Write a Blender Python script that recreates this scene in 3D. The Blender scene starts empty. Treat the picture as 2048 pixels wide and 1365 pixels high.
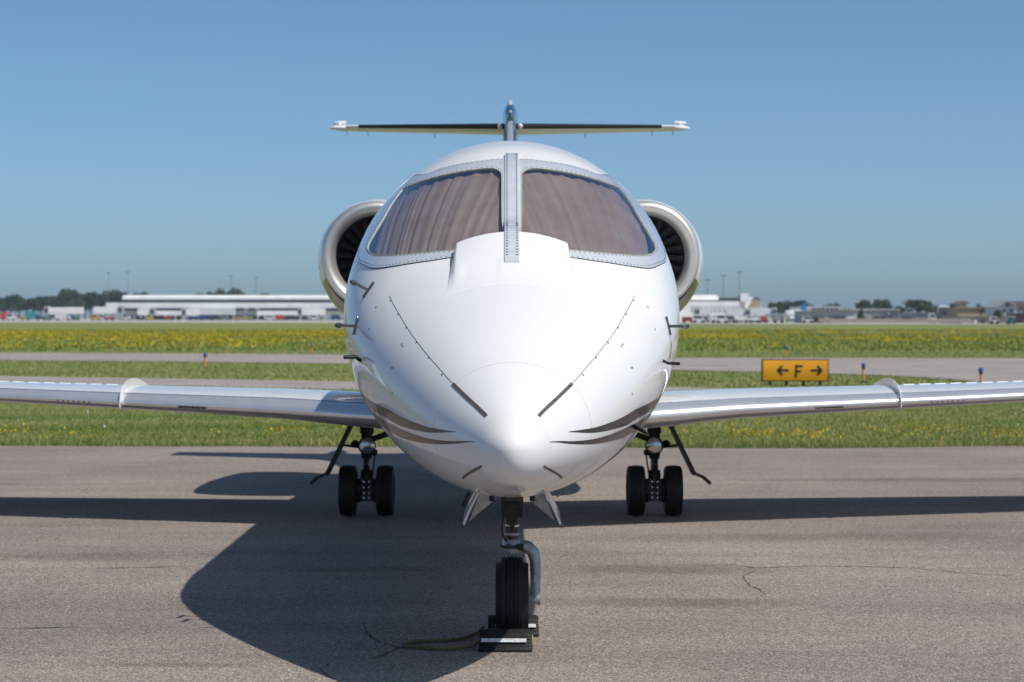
import bpy, math, random
import numpy as np
random.seed(7); RNG = np.random.default_rng(11)
R = math.radians
PI = math.pi
scn = bpy.context.scene
C = scn.collection

# ---------------------------------------------------------------- camera, sky, sun, exposure
F, CX, HY, CZ = 4488., 1024., 632., 1.75          # focal length in photo pixels, horizon row, eye height
cam_d = bpy.data.cameras.new('camera'); cam = bpy.data.objects.new('camera', cam_d); C.objects.link(cam)
cam_d.sensor_width = 36.; cam_d.lens = F / 2048. * 36.
cam_d.clip_start = .1; cam_d.clip_end = 20000.
cam.location = (0, 0, CZ)
cam.rotation_euler = (R(90) - math.atan((682.5 - HY) / F), 0, 0)
cam_d.dof.use_dof = True; cam_d.dof.focus_distance = 12.1; cam_d.dof.aperture_fstop = 4.7
scn.camera = cam

SUN = np.array([.55, -.42, 1.0]); SUN /= np.linalg.norm(SUN)
world = bpy.data.worlds.new('World'); scn.world = world; world.use_nodes = True
wn = world.node_tree; bg = wn.nodes['Background']
sky = wn.nodes.new('ShaderNodeTexSky'); sky.sky_type = 'NISHITA'; sky.sun_disc = False
sky.sun_elevation = math.asin(SUN[2]); sky.sun_rotation = math.atan2(SUN[0], SUN[1])
sky.altitude = 300.; sky.air_density = .60; sky.dust_density = 1.1; sky.ozone_density = 5.0
tint = wn.nodes.new('ShaderNodeMix'); tint.data_type = 'RGBA'; tint.blend_type = 'MULTIPLY'; tint.inputs[0].default_value = 1.
tint.inputs[7].default_value = (.92, 1.065, 1.04, 1)                # one even tint for the whole sky
wn.links.new(sky.outputs[0], tint.inputs[6]); wn.links.new(tint.outputs[2], bg.inputs[0]); bg.inputs[1].default_value = .108
sun_d = bpy.data.lights.new('sun', 'SUN'); sun_d.energy = 4.0; sun_d.angle = R(.55); sun_d.color = (1, .95, .88)
sun = bpy.data.objects.new('sun', sun_d); C.objects.link(sun)
from mathutils import Vector, Matrix
sun.rotation_euler = Vector(SUN).to_track_quat('Z', 'Y').to_euler()
sun.location = (30, -15, 50)
vs = scn.view_settings; vs.view_transform = 'Standard'; vs.look = 'None'; vs.exposure = 0.; vs.gamma = 1.; vs.use_curve_mapping = False
scn.cycles.max_bounces = 8; scn.cycles.transparent_max_bounces = 12

# ---------------------------------------------------------------- materials
def gp(px, py):                                                   # photo pixel -> ground point (x, distance)
    d = F * CZ / (py - HY); return ((px - CX) / F * d, d)
MATS = {}
def mat(name, col, rough=.6, metal=0., coat=0., var=0., vscale=8., bump=0., bscale=60., col2=None, spec=None, stretch=None, coat_rough=.03, coat_ior=1.5):
    m = bpy.data.materials.new(name); m.use_nodes = True; nt = m.node_tree; b = nt.nodes['Principled BSDF']
    b.inputs['Base Color'].default_value = (*col, 1); b.inputs['Roughness'].default_value = rough
    b.inputs['Metallic'].default_value = metal; b.inputs['Coat Weight'].default_value = coat; b.inputs['Coat Roughness'].default_value = coat_rough; b.inputs['Coat IOR'].default_value = coat_ior
    if spec is not None: b.inputs['Specular IOR Level'].default_value = spec
    tc = nt.nodes.new('ShaderNodeTexCoord'); src = tc.outputs['Object']
    if stretch:
        mp = nt.nodes.new('ShaderNodeMapping'); mp.inputs['Scale'].default_value = stretch
        nt.links.new(src, mp.inputs[0]); src = mp.outputs[0]
    if var or col2:
        n = nt.nodes.new('ShaderNodeTexNoise'); n.inputs['Scale'].default_value = vscale; n.inputs['Detail'].default_value = 6
        nt.links.new(src, n.inputs['Vector'])
        r = nt.nodes.new('ShaderNodeValToRGB'); r.color_ramp.elements[0].position = .35; r.color_ramp.elements[1].position = .65
        c2 = col2 or tuple(min(1, c * (1 + var)) for c in col); c1 = col if col2 else tuple(c * (1 - var) for c in col)
        r.color_ramp.elements[0].color = (*c1, 1); r.color_ramp.elements[1].color = (*c2, 1)
        nt.links.new(n.outputs[0], r.inputs[0]); nt.links.new(r.outputs[0], b.inputs['Base Color'])
    if bump:
        n2 = nt.nodes.new('ShaderNodeTexNoise'); n2.inputs['Scale'].default_value = bscale; n2.inputs['Detail'].default_value = 4
        nt.links.new(src, n2.inputs['Vector'])
        bp = nt.nodes.new('ShaderNodeBump'); bp.inputs['Strength'].default_value = bump; bp.inputs['Distance'].default_value = .01
        nt.links.new(n2.outputs[0], bp.inputs['Height']); nt.links.new(bp.outputs[0], b.inputs['Normal'])
    MATS[name] = m; return m

mat('white_paint', (.785, .785, .78), .5, coat=.85, var=.012, vscale=3., bump=.12, bscale=3.2, coat_ior=1.46, spec=0.)
mat('radome_paint', (.775, .772, .755), .45, coat=.7, var=.012, vscale=9., coat_rough=.15, spec=.1)
mat('stripe_paint', (.014, .013, .012), .3, coat=.3, var=.1, spec=.3)
mat('brushed_metal', (.90, .92, .96), .32, metal=.38, coat=1., var=.05, vscale=14., coat_rough=.08, coat_ior=1.7)
mat('polished_metal', (.86, .86, .87), .26, metal=.72, var=.04, vscale=6.)
mat('lip_metal', (.66, .63, .59), .48, metal=.75, var=.05, vscale=9.)
mat('wing_paint', (.74, .76, .78), .35, coat=.8, var=.03, vscale=5.)
mat('dark_metal', (.055, .055, .058), .45, metal=.6, var=.25, vscale=30)
mat('gear_grey', (.33, .35, .38), .36, metal=.5, var=.18, vscale=22., bump=.05, bscale=90)
mat('gear_dark', (.016, .016, .018), .5, metal=.3, var=.3, vscale=25)
mat('chrome', (.72, .74, .77), .14, metal=1., var=.05, vscale=20)
mat('rubber', (.012, .012, .013), .62, spec=.35, var=.35, vscale=20., bump=.1, bscale=80)
mat('chock_rubber', (.009, .009, .010), .6, spec=.3, var=.4, vscale=26., bump=.15, bscale=70)
mat('reflective_tape', (.62, .63, .64), .5, var=.2, vscale=60)
mat('yellow_worn', (.42, .36, .02), .7, var=.5, vscale=70)
mat('rope_fibre', (.16, .14, .05), .9, var=.4, vscale=120., bump=.5, bscale=200)
mat('blade_metal', (.10, .10, .105), .40, metal=.7, var=.2, vscale=12)
mat('duct_dark', (.012, .012, .013), .6)
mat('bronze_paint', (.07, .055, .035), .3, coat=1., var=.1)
mat('blue_paint', (.03, .09, .17), .25, coat=1., var=.1)
mat('boot_black', (.012, .012, .014), .4, var=.3)
mat('panel_line', (.10, .10, .11), .7)
mat('fastener', (.03, .03, .032), .5)
mat('strip_brown', (.11, .085, .07), .5, var=.2, vscale=40)
mat('probe_metal', (.16, .16, .17), .4, metal=.8, var=.2, vscale=60)
mat('seal', (.42, .43, .33), .6, var=.2, vscale=40)
mat('gasket', (.055, .05, .045), .7)
mat('brass', (.55, .38, .12), .3, metal=1.)
mat('placard', (.45, .46, .47), .5, var=.2, vscale=90)
mat('lamp_glass', (.50, .50, .50), .12, metal=.9, var=.15, vscale=30)
mat('streak_sheet', (.56, .43, .34), .9, col2=(.66, .55, .45), vscale=6., bump=.2, bscale=220)
mat('cockpit_dark', (.10, .11, .13), .8)
mat('sign_yellow', (.80, .36, .008), .42, var=.03, vscale=4)
mat('sign_black', (.012, .012, .012), .5)
mat('post_orange', (.75, .28, .05), .55, var=.1)
mat('lens_blue', (.01, .08, .32), .15, coat=1.)
mat('bldg_white', (.82, .82, .81), .6, var=.08, vscale=.25)
mat('bldg_grey', (.36, .37, .39), .7, var=.1, vscale=.25)
mat('bldg_light', (.62, .64, .67), .6, var=.1, vscale=.3)
mat('bldg_tan', (.38, .30, .18), .75, var=.1, vscale=.3)
mat('bldg_pink', (.33, .27, .24), .8, var=.1, vscale=.4)
mat('bldg_beige', (.36, .34, .30), .8, var=.12, vscale=.3)
mat('bldg_red', (.10, .03, .035), .7, var=.15, vscale=.4)
mat('roof_brown', (.16, .13, .115), .8, var=.15, vscale=.4)
mat('window_dark', (.02, .028, .045), .12, coat=.6)
mat('steel_grey', (.17, .18, .20), .5, metal=.4, var=.15)
mat('bark', (.07, .055, .04), .9, var=.3)
for nm, c in (('veh_blue', (.02, .05, .17)), ('veh_red', (.45, .05, .03)), ('veh_white', (.7, .7, .7)), ('veh_teal', (.03, .25, .30)),
              ('veh_yellow', (.55, .42, .03)), ('veh_grey', (.22, .23, .25)), ('veh_green', (.05, .22, .15)), ('veh_dark', (.03, .035, .05)),
              ('tail_blue', (.02, .16, .40))):
    mat(nm, c, .4, coat=.3, var=.06)

def nodes_of(name):
    m = bpy.data.materials.new(name); m.use_nodes = True; MATS[name] = m
    return m, m.node_tree, m.node_tree.nodes['Principled BSDF']
def nn(nt, kind, **kw):
    n = nt.nodes.new(kind)
    for k, v in kw.items():
        if hasattr(n, k): setattr(n, k, v)
        else: n.inputs[k].default_value = v
    return n
def ramp(nt, src, stops):
    r = nt.nodes.new('ShaderNodeValToRGB'); e = r.color_ramp.elements
    while len(e) < len(stops): e.new(.5)
    for q, (p, c) in zip(e, stops): q.position = p; q.color = (*c, 1) if len(c) == 3 else c
    nt.links.new(src, r.inputs[0]); return r.outputs[0]
def mixc(nt, fac, a, b, mode='MIX'):
    n = nt.nodes.new('ShaderNodeMix'); n.data_type = 'RGBA'; n.blend_type = mode
    for i, v in ((0, fac), (6, a), (7, b)):
        if hasattr(v, 'is_linked'): nt.links.new(v, n.inputs[i])
        else: n.inputs[i].default_value = v if i == 0 else (*v, 1)
    return n.outputs[2]
def noise(nt, vec, scale, detail=4., rough=.55):
    n = nn(nt, 'ShaderNodeTexNoise', Scale=scale, Detail=detail, Roughness=rough); nt.links.new(vec, n.inputs['Vector']); return n.outputs[0]
def mapped(nt, scale, rot=(0, 0, 0)):
    tc = nt.nodes.new('ShaderNodeTexCoord'); mp = nt.nodes.new('ShaderNodeMapping')
    mp.inputs['Scale'].default_value = scale; mp.inputs['Rotation'].default_value = rot
    nt.links.new(tc.outputs['Object'], mp.inputs[0]); return mp.outputs[0]

def asphalt(name, tint, stains, dark=1.):
    m, nt, b = nodes_of(name); v = mapped(nt, (1, 1, 1))
    vo = nn(nt, 'ShaderNodeTexVoronoi', Scale=95.); nt.links.new(v, vo.inputs['Vector'])
    sep = nt.nodes.new('ShaderNodeSeparateColor'); nt.links.new(vo.outputs['Color'], sep.inputs[0])
    t = tint; k = dark
    stone = ramp(nt, sep.outputs[0], [(0., tuple(.55 * k * c for c in t)), (.45, tuple(.88 * k * c for c in t)), (.8, tuple(1.06 * k * c for c in t)), (1., tuple(1.5 * k * c for c in t))])
    gap = ramp(nt, vo.outputs['Distance'], [(.30, (1, 1, 1)), (.62, (.52, .51, .50))])
    c = mixc(nt, 1., stone, gap, 'MULTIPLY')
    big = ramp(nt, noise(nt, v, .35, 5.), [(.30, (.80, .80, .81)), (.7, (1.14, 1.12, 1.10))])
    c = mixc(nt, 1., c, big, 'MULTIPLY')
    vs_ = mapped(nt, (.16, 1.1, 1.))
    streak = ramp(nt, noise(nt, vs_, 1.3, 6., .65), [(.30, (.84, .83, .84)), (.62, (1.07, 1.06, 1.05))])
    c = mixc(nt, 1., c, streak, 'MULTIPLY')
    stain = ramp(nt, noise(nt, mapped(nt, (.55, .9, 1.)), .9, 3.), [(.66, (1, 1, 1)), (.76, (.70, .68, .67))])
    c = mixc(nt, 1., c, stain, 'MULTIPLY')
    wob = noise(nt, mapped(nt, (1, 1, 1)), 2.2, 5.)
    for (sx_, sy_), rx, ry in stains:                             # old fuel and oil stains
        tc = nt.nodes.new('ShaderNodeTexCoord'); mp = nt.nodes.new('ShaderNodeMapping'); mp.vector_type = 'TEXTURE'; mp.inputs['Location'].default_value = (sx_, sy_, 0); mp.inputs['Scale'].default_value = (rx, ry, 1)
        nt.links.new(tc.outputs['Object'], mp.inputs[0]); ln = nn(nt, 'ShaderNodeVectorMath', operation='LENGTH'); nt.links.new(mp.outputs[0], ln.inputs[0])
        ad = nt.nodes.new('ShaderNodeMath'); ad.operation = 'ADD'; nt.links.new(ln.outputs['Value'], ad.inputs[0]); nt.links.new(wob, ad.inputs[1])
        hf = nt.nodes.new('ShaderNodeMath'); hf.operation = 'MULTIPLY'; hf.inputs[1].default_value = .5; nt.links.new(ad.outputs[0], hf.inputs[0])
        c = mixc(nt, 1., c, ramp(nt, hf.outputs[0], [(.42, (.74, .72, .71)), (.74, (1, 1, 1))]), 'MULTIPLY')
    nt.links.new(c, b.inputs['Base Color']); b.inputs['Roughness'].default_value = .88; b.inputs['Specular IOR Level'].default_value = .3
    bp = nn(nt, 'ShaderNodeBump', Strength=.7, Distance=.004, invert=True); nt.links.new(vo.outputs['Distance'], bp.inputs['Height']); nt.links.new(bp.outputs[0], b.inputs['Normal'])
asphalt('asphalt', (.410, .360, .318), [(gp(1330, 1140), 1.05, .42), (gp(1360, 1206), .95, .30), (gp(340, 1332), .55, .10), (gp(700, 1140), .8, .2), (gp(1930, 960), 3.2, .5), (gp(160, 1115), 1.2, .35), (gp(1750, 1075), 2.4, .5)])
asphalt('taxiway_surface', (.51, .47, .44), [])
mat('concrete', (.42, .39, .33), .85, var=.1, vscale=.05)
mat('crack', (.035, .03, .028), .95)

def grass_mat(name, lo, mid, hi):
    m, nt, b = nodes_of(name)
    v = mapped(nt, (.25, 1., 1.))
    a = ramp(nt, noise(nt, v, .55, 7., .62), [(.30, lo), (.52, mid), (.74, hi)])
    fine = ramp(nt, noise(nt, mapped(nt, (1, .5, 1)), 6., 5., .7), [(.3, (.62, .66, .6)), (.7, (1.3, 1.28, 1.2))])
    c = mixc(nt, 1., a, fine, 'MULTIPLY')
    nt.links.new(c, b.inputs['Base Color']); b.inputs['Roughness'].default_value = .95; b.inputs['Specular IOR Level'].default_value = .1
    bp = nn(nt, 'ShaderNodeBump', Strength=.8, Distance=.05); nt.links.new(noise(nt, mapped(nt, (1, 1, 1)), 14., 4.), bp.inputs['Height']); nt.links.new(bp.outputs[0], b.inputs['Normal'])
grass_mat('grass_ground', (.122, .172, .042), (.212, .235, .075), (.355, .315, .155))
def blade_mat(name, stops):
    m, nt, b = nodes_of(name)
    g = nt.nodes.new('ShaderNodeNewGeometry'); a = ramp(nt, g.outputs['Random Per Island'], stops)
    big = ramp(nt, noise(nt, mapped(nt, (.18, 1, 1)), .5, 6., .62), [(.34, (.62, .80, .55)), (.5, (1., 1., 1.)), (.68, (1.55, 1.30, 1.5))])
    nt.links.new(mixc(nt, 1., a, big, 'MULTIPLY'), b.inputs['Base Color']); b.inputs['Roughness'].default_value = .7; b.inputs['Specular IOR Level'].default_value = .2
blade_mat('grass_blade', [(0., (.095, .152, .030)), (.55, (.175, .222, .056)), (.84, (.275, .28, .10)), (1., (.44, .375, .215))])
blade_mat('flower_yellow', [(0., (.36, .29, .012)), (1., (.56, .46, .03))])
blade_mat('flower_white', [(0., (.55, .55, .5)), (1., (.7, .7, .65))])
blade_mat('meadow_blade', [(0., (.105, .18, .026)), (.6, (.19, .25, .048)), (1., (.31, .29, .09))])
for nm, k in (('leaf_dark', 1.), ('leaf_mid', 1.35)):
    m, nt, b = nodes_of(nm); g = nt.nodes.new('ShaderNodeNewGeometry')
    a = ramp(nt, g.outputs['Random Per Island'], [(0., (.018 * k, .036 * k, .014 * k)), (.7, (.042 * k, .072 * k, .024 * k)), (1., (.07 * k, .10 * k, .035 * k))])
    nt.links.new(a, b.inputs['Base Color']); b.inputs['Roughness'].default_value = .75; b.inputs['Specular IOR Level'].default_value = .25

m, nt, b = nodes_of('tinted_glass')
nt.nodes.remove(b); out = nt.nodes['Material Output']
tr = nt.nodes.new('ShaderNodeBsdfTransparent'); tr.inputs[0].default_value = (.66, .65, .66, 1)
gl = nt.nodes.new('ShaderNodeBsdfGlossy'); gl.inputs['Roughness'].default_value = .02; gl.inputs[0].default_value = (.9, .93, 1, 1)
ge = nt.nodes.new('ShaderNodeNewGeometry'); dt = nn(nt, 'ShaderNodeVectorMath', operation='DOT_PRODUCT'); nt.links.new(ge.outputs['Normal'], dt.inputs[0]); nt.links.new(ge.outputs['Incoming'], dt.inputs[1])
def mth(op, a, b_=None):                                           # Schlick's curve, the same from both sides of the pane
    n = nt.nodes.new('ShaderNodeMath'); n.operation = op
    for i, v in enumerate((a, b_)):
        if v is None: continue
        if hasattr(v, 'is_linked'): nt.links.new(v, n.inputs[i])
        else: n.inputs[i].default_value = v
    return n.outputs[0]
fres = mth('ADD', mth('MULTIPLY', mth('POWER', mth('SUBTRACT', 1., mth('ABSOLUTE', dt.outputs['Value'])), 2.4), .85), .09)
mx = nt.nodes.new('ShaderNodeMixShader')
for a_, b_ in ((fres, mx.inputs[0]), (tr.outputs[0], mx.inputs[1]), (gl.outputs[0], mx.inputs[2]), (mx.outputs[0], out.inputs[0])): nt.links.new(a_, b_)

# ---------------------------------------------------------------- mesh helpers
def unit(v):
    v = np.asarray(v, float); n = np.linalg.norm(v); return v / n if n else v
class MB:
    def __init__(s): s.v = []; s.f = []
    def add(s, vs, fs):
        o = len(s.v); s.v += [tuple(float(q) for q in p) for p in vs]; s.f += [tuple(i + o for i in f) for f in fs]; return s
    def box(s, lo, hi, rot=None, piv=None):
        x0, y0, z0 = lo; x1, y1, z1 = hi
        vs = [np.array(p, float) for p in ((x0, y0, z0), (x1, y0, z0), (x1, y1, z0), (x0, y1, z0), (x0, y0, z1), (x1, y0, z1), (x1, y1, z1), (x0, y1, z1))]
        if rot is not None:
            piv = np.array(piv if piv is not None else (np.array(lo) + np.array(hi)) / 2); M = np.array(rot.to_3x3()); vs = [M @ (p - piv) + piv for p in vs]
        return s.add(vs, [(0, 3, 2, 1), (4, 5, 6, 7), (0, 1, 5, 4), (1, 2, 6, 5), (2, 3, 7, 6), (3, 0, 4, 7)])
    def bar(s, a, b, wx, wz, up=(0, 0, 1)):                       # a rectangular bar from a to b
        a, b = np.array(a, float), np.array(b, float); t = unit(b - a); r = unit(np.cross(t, up)); u = np.cross(r, t)
        vs = [p + r * i * wx / 2 + u * j * wz / 2 for p in (a, b) for i, j in ((-1, -1), (1, -1), (1, 1), (-1, 1))]
        return s.add(vs, [(0, 1, 2, 3), (7, 6, 5, 4), (0, 4, 5, 1), (1, 5, 6, 2), (2, 6, 7, 3), (3, 7, 4, 0)])
    def tube(s, pts, rad, n=10, caps=True, closed=False):
        P = [np.array(p, float) for p in pts]; k = len(P); rad = [rad] * k if np.isscalar(rad) else list(rad)
        T = [unit(P[(i + 1) % k] - P[i - 1]) if closed else unit(P[min(i + 1, k - 1)] - P[max(i - 1, 0)]) for i in range(k)]
        r = unit(np.cross(T[0], (0, 0, 1) if abs(T[0][2]) < .9 else (1, 0, 0))); vs = []
        for p, t, q in zip(P, T, rad):
            r = unit(r - t * np.dot(r, t)); u = np.cross(t, r)
            vs += [p + q * (math.cos(2 * PI * j / n) * r + math.sin(2 * PI * j / n) * u) for j in range(n)]
        fs = [(i * n + j, i * n + (j + 1) % n, ((i + 1) % k) * n + (j + 1) % n, ((i + 1) % k) * n + j) for i in range(k if closed else k - 1) for j in range(n)]
        if caps and not closed: fs += [tuple(range(n - 1, -1, -1)), tuple(range((k - 1) * n, k * n))]
        return s.add(vs, fs)
    def lathe(s, prof, c, axis='y', n=48, cap0=False, cap1=False):     # prof: (along, radius)
        vs = []
        for a, r in prof:
            for j in range(n):
                q = 2 * PI * j / n; x, y = r * math.cos(q), r * math.sin(q)
                vs.append({'y': (c[0] + x, c[1] + a, c[2] + y), 'x': (c[0] + a, c[1] + x, c[2] + y), 'z': (c[0] + x, c[1] + y, c[2] + a)}[axis])
        k = len(prof); fs = [(i * n + j, i * n + (j + 1) % n, (i + 1) * n + (j + 1) % n, (i + 1) * n + j) for i in range(k - 1) for j in range(n)]
        if cap0: fs.append(tuple(range(n - 1, -1, -1)))
        if cap1: fs.append(tuple(range((k - 1) * n, k * n)))
        return s.add(vs, fs)
    def prism(s, poly, ext, n0=None):                              # poly: 3-D loop, ext: vector
        k = len(poly); e = np.array(ext, float); P = [np.array(p, float) for p in poly]
        return s.add(P + [p + e for p in P], [tuple(range(k - 1, -1, -1)), tuple(range(k, 2 * k))] + [(i, (i + 1) % k, k + (i + 1) % k, k + i) for i in range(k)])
    def grid(s, rows, closed=False):                               # rows of equal length
        n = len(rows[0]); vs = [p for r in rows for p in r]; m_ = n if closed else n - 1
        return s.add(vs, [(i * n + j, i * n + (j + 1) % n, (i + 1) * n + (j + 1) % n, (i + 1) * n + j) for i in range(len(rows) - 1) for j in range(m_)])
    def mirror(s):
        q = MB(); q.v = [(-x, y, z) for x, y, z in s.v]; q.f = [tuple(reversed(f)) for f in s.f]; return q
    def mesh(s, name, smooth=None, off=(0, 0, 0)):
        me = bpy.data.meshes.new(name); me.from_pydata([(x - off[0], y - off[1], z - off[2]) for x, y, z in s.v], [], s.f); me.update()
        if smooth is not None:
            me.polygons.foreach_set('use_smooth', [True] * len(me.polygons))
            if smooth < 179: me.set_sharp_from_angle(angle=R(smooth))
        return me
def obj(name, me, m=None, parent=None, loc=(0, 0, 0)):
    o = bpy.data.objects.new(name, me); C.objects.link(o); o.location = loc
    if m: me.materials.append(MATS[m]) if not me.materials else None
    if parent: o.parent = parent
    return o
def tag(o, label=None, cat=None, group=None, kind=None):
    for k, v in (('label', label), ('category', cat), ('group', group), ('kind', kind)):
        if v: o[k] = v
    return o
def empty(name, loc, rz=0.):
    o = bpy.data.objects.new(name, None); C.objects.link(o); o.location = loc; o.rotation_euler = (0, 0, rz); o.empty_display_size = .2; return o
def copy_tree(o, parent=None):
    c = o.copy(); C.objects.link(c); c.parent = parent
    for ch in list(o.children): copy_tree(ch, c)
    return c
def fix_normals(me):
    import bmesh
    bm = bmesh.new(); bm.from_mesh(me); bmesh.ops.recalc_face_normals(bm, faces=bm.faces); bm.to_mesh(me); bm.free()

def at(px, py, d):                                                # photo pixel at a distance -> world point
    return np.array([(px - CX) / F * d, d, CZ + (HY - py) / F * d])

# ---------------------------------------------------------------- ground
def sheet(name, poly, z, m, kind='structure'):
    me = bpy.data.meshes.new(name); me.from_pydata([(x, y, z) for x, y in poly], [], [tuple(range(len(poly)))]); me.update(); fix_normals(me)
    if me.polygons[0].normal.z < 0: me.flip_normals()
    return tag(obj(name, me, m), kind=kind)
sheet('grass_field', [(-2400, -110), (2400, -110), (2400, 4500), (-2400, 4500)], -.03, 'grass_ground')
edge = [(-60, 31.2), (-12, 30.6), (-7, 30.15), (-3.5, 30.05), (0, 29.9), (2.5, 29.6), (4.6, 29.65), (6.4, 30.1), (8, 30.3), (14, 30.9), (60, 33)]
rag = []
for (x0, y0), (x1, y1) in zip(edge[:-1], edge[1:]):
    k = max(2, int((x1 - x0) / (.12 if abs(x0) < 13 else 2.)))
    rag += [(x0 + (x1 - x0) * i / k, y0 + (y1 - y0) * i / k + random.uniform(-.05, .05)) for i in range(k)]
rag.append(edge[-1])
apron = sheet('apron', [(60, -60), (-60, -60)] + rag, 0., 'asphalt')
sheet('taxiway', [(-90, 128)] + [gp(*p) for p in ((0, 705), (350, 707), (700, 709), (1350, 715.5), (2048, 716.3))] + [(60, 93), (60, 50), (22, 44), (13.2, 51.5)] +
      [gp(*p) for p in ((2000, 769), (1930, 760), (1850, 754.5), (1780, 751), (1700, 748), (1350, 740), (700, 727), (350, 723), (0, 720))] + [(-90, 118)], -.012, 'taxiway_surface')
sheet('taxiway', [(-90, 83)] + [gp(*p) for p in ((0, 751.5), (350, 756), (700, 762), (1024, 767), (1345, 773), (1500, 777), (1600, 782))] + [gp(*p) for p in ((1600, 788), (1500, 789), (1345, 787), (1024, 782), (700, 778), (350, 771), (0, 764.5))] + [(-90, 77)], -.02, 'taxiway_surface')
sheet('service_road', [(30, 236), (400, 200), (400, 207), (30, 245)], -.014, 'concrete')
sheet('terminal_apron', [(-2400, 640), (-150, 600), (-20, 545), (60, 470), (1500, 380), (2400, 380), (2400, 2000), (-2400, 2000)], -.02, 'concrete')

def crack(pts, w):
    mb = MB(); P = [np.array(gp(*p)) for p in pts]; Q = []
    for a, b_ in zip(P[:-1], P[1:]):
        k = max(2, int(np.linalg.norm(b_ - a) / .05))
        Q += [a + (b_ - a) * i / k + RNG.normal(0, .006, 2) for i in range(k)]
    rows = []
    for i, q in enumerate(Q):
        t = unit(Q[min(i + 1, len(Q) - 1)] - Q[max(i - 1, 0)]); n_ = np.array([-t[1], t[0]]); ww = w * random.uniform(.3, 1.) * min(1, i / 4 + .1, (len(Q) - 1 - i) / 4 + .1)
        rows.append([(q[0] - n_[0] * ww, q[1] - n_[1] * ww, .003), (q[0] + n_[0] * ww, q[1] + n_[1] * ww, .003)])
    me = mb.grid(rows).mesh('crack'); fix_normals(me)
    if me.polygons[0].normal.z < 0: me.flip_normals()
    obj('crack', me, 'crack', apron)
crack([(1370, 1132), (1470, 1132), (1510, 1137), (1600, 1134), (1720, 1134), (1830, 1138), (1920, 1147), (2060, 1155)], .009)
crack([(1514, 1142), (1485, 1155), (1500, 1172), (1540, 1192)], .005)
crack([(1455, 1118), (1480, 1124), (1490, 1130)], .004)
crack([(675, 1318), (640, 1342), (655, 1353), (690, 1372)], .006); crack([(655, 1335), (700, 1350)], .003)
crack([(726, 1252), (735, 1272), (765, 1288), (800, 1298), (770, 1310), (735, 1325)], .009)
crack([(0, 1260), (90, 1257), (185, 1256)], .013)
crack([(185, 1134), (200, 1138), (300, 1136), (420, 1134)], .012); crack([(870, 1030), (880, 1045), (888, 1056)], .004); crack([(870, 1140), (830, 1160)], .004)

# ---- grass blades and flowers (countless: one object each)
def inside(poly, x, y):
    x = np.asarray(x); y = np.asarray(y); r = np.zeros(len(x), bool); n = len(poly)
    for i in range(n):
        x0, y0 = poly[i]; x1, y1 = poly[(i + 1) % n]
        c = ((y0 > y) != (y1 > y)) & (x < (x1 - x0) * (y - y0) / (y1 - y0 + 1e-12) + x0); r ^= c
    return r
PAVED = [[(v.co.x, v.co.y) for v in o.data.vertices] for o in C.objects if o.name.startswith(('apron', 'taxiway', 'service', 'terminal_apron'))]
def scatter(n, d0, d1, pw=1., spread=.27):
    d = d0 + (d1 - d0) * RNG.random(n) ** pw; x = (RNG.random(n) * 2 - 1) * (spread * d + 1.5)
    ok = np.ones(n, bool)
    for p in PAVED: ok &= ~inside(p, x, d)
    return x[ok], d[ok]
def tri_mesh(name, V, nper, m, label, cat):
    me = bpy.data.meshes.new(name); n = len(V); me.vertices.add(n); me.vertices.foreach_set('co', V.astype(np.float32).ravel())
    k = n // nper; me.loops.add(n); me.loops.foreach_set('vertex_index', np.arange(n, dtype=np.int32))
    me.polygons.add(k); me.polygons.foreach_set('loop_start', np.arange(0, n, nper, dtype=np.int32)); me.update(calc_edges=True)
    return tag(obj(name, me, m), label, cat, kind='stuff')
def blades(x, y, h, w):
    n = len(x); a = RNG.random(n) * 2 * PI; hh = h * (.55 + .9 * RNG.random(n)); lx, ly = RNG.normal(0, .4, n) * hh, RNG.normal(0, .4, n) * hh
    V = np.zeros((n, 3, 3)); cx, cy = np.cos(a) * w / 2, np.sin(a) * w / 2
    V[:, 0] = np.stack([x - cx, y - cy, np.full(n, -.03)], 1); V[:, 1] = np.stack([x + cx, y + cy, np.full(n, -.03)], 1)
    V[:, 2] = np.stack([x + lx, y + ly, -.03 + hh], 1); return V.reshape(-1, 3)
x1, y1 = scatter(260000, 29.2, 52., 1.5); x2, y2 = scatter(20000, 29.4, 31.2, 1.6)
B = np.concatenate([blades(x1, y1, .038, .010), blades(x2, y2, .095, .010)])
x3, y3 = scatter(90000, 52., 112., 1.2); B = np.concatenate([B, blades(x3, y3, .055, .03)])
tri_mesh('grass', B, 3, 'grass_blade', 'mown green grass between the apron and the taxiways', 'grass')
x4, y4 = scatter(90000, 112., 290.); tri_mesh('meadow_grass', blades(x4, y4, .11, .10), 3, 'meadow_blade', 'taller meadow grass beyond the far taxiway', 'grass')
def blooms(x, y, z, r):                                           # small upright and flat petals, two triangles crossed
    n = len(x); V = np.zeros((n * 2, 3, 3)); a = RNG.random(n) * 2 * PI
    for k, (ca, cz) in enumerate(((1., .35), (-.4, .5))):
        dx, dy = np.cos(a + k * 1.7) * r, np.sin(a + k * 1.7) * r
        V[k::2, 0] = np.stack([x - dx, y - dy, z - r * .3], 1); V[k::2, 1] = np.stack([x + dx, y + dy, z - r * .2], 1); V[k::2, 2] = np.stack([x + dy * .5, y - dx * .5, z + r * 1.1], 1)
    return V.reshape(-1, 3)
def clump(x, y, sx, sy, seed, thr):                               # keep points where a soft random field is high
    g = np.random.default_rng(seed); f = np.zeros(len(x))
    for _ in range(22):
        kx, ky, p = g.normal(0, 1 / sx), g.normal(0, 1 / sy), g.random() * 6.28; f += np.cos(kx * x + ky * y + p)
    return f / 4.7 > thr
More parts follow.
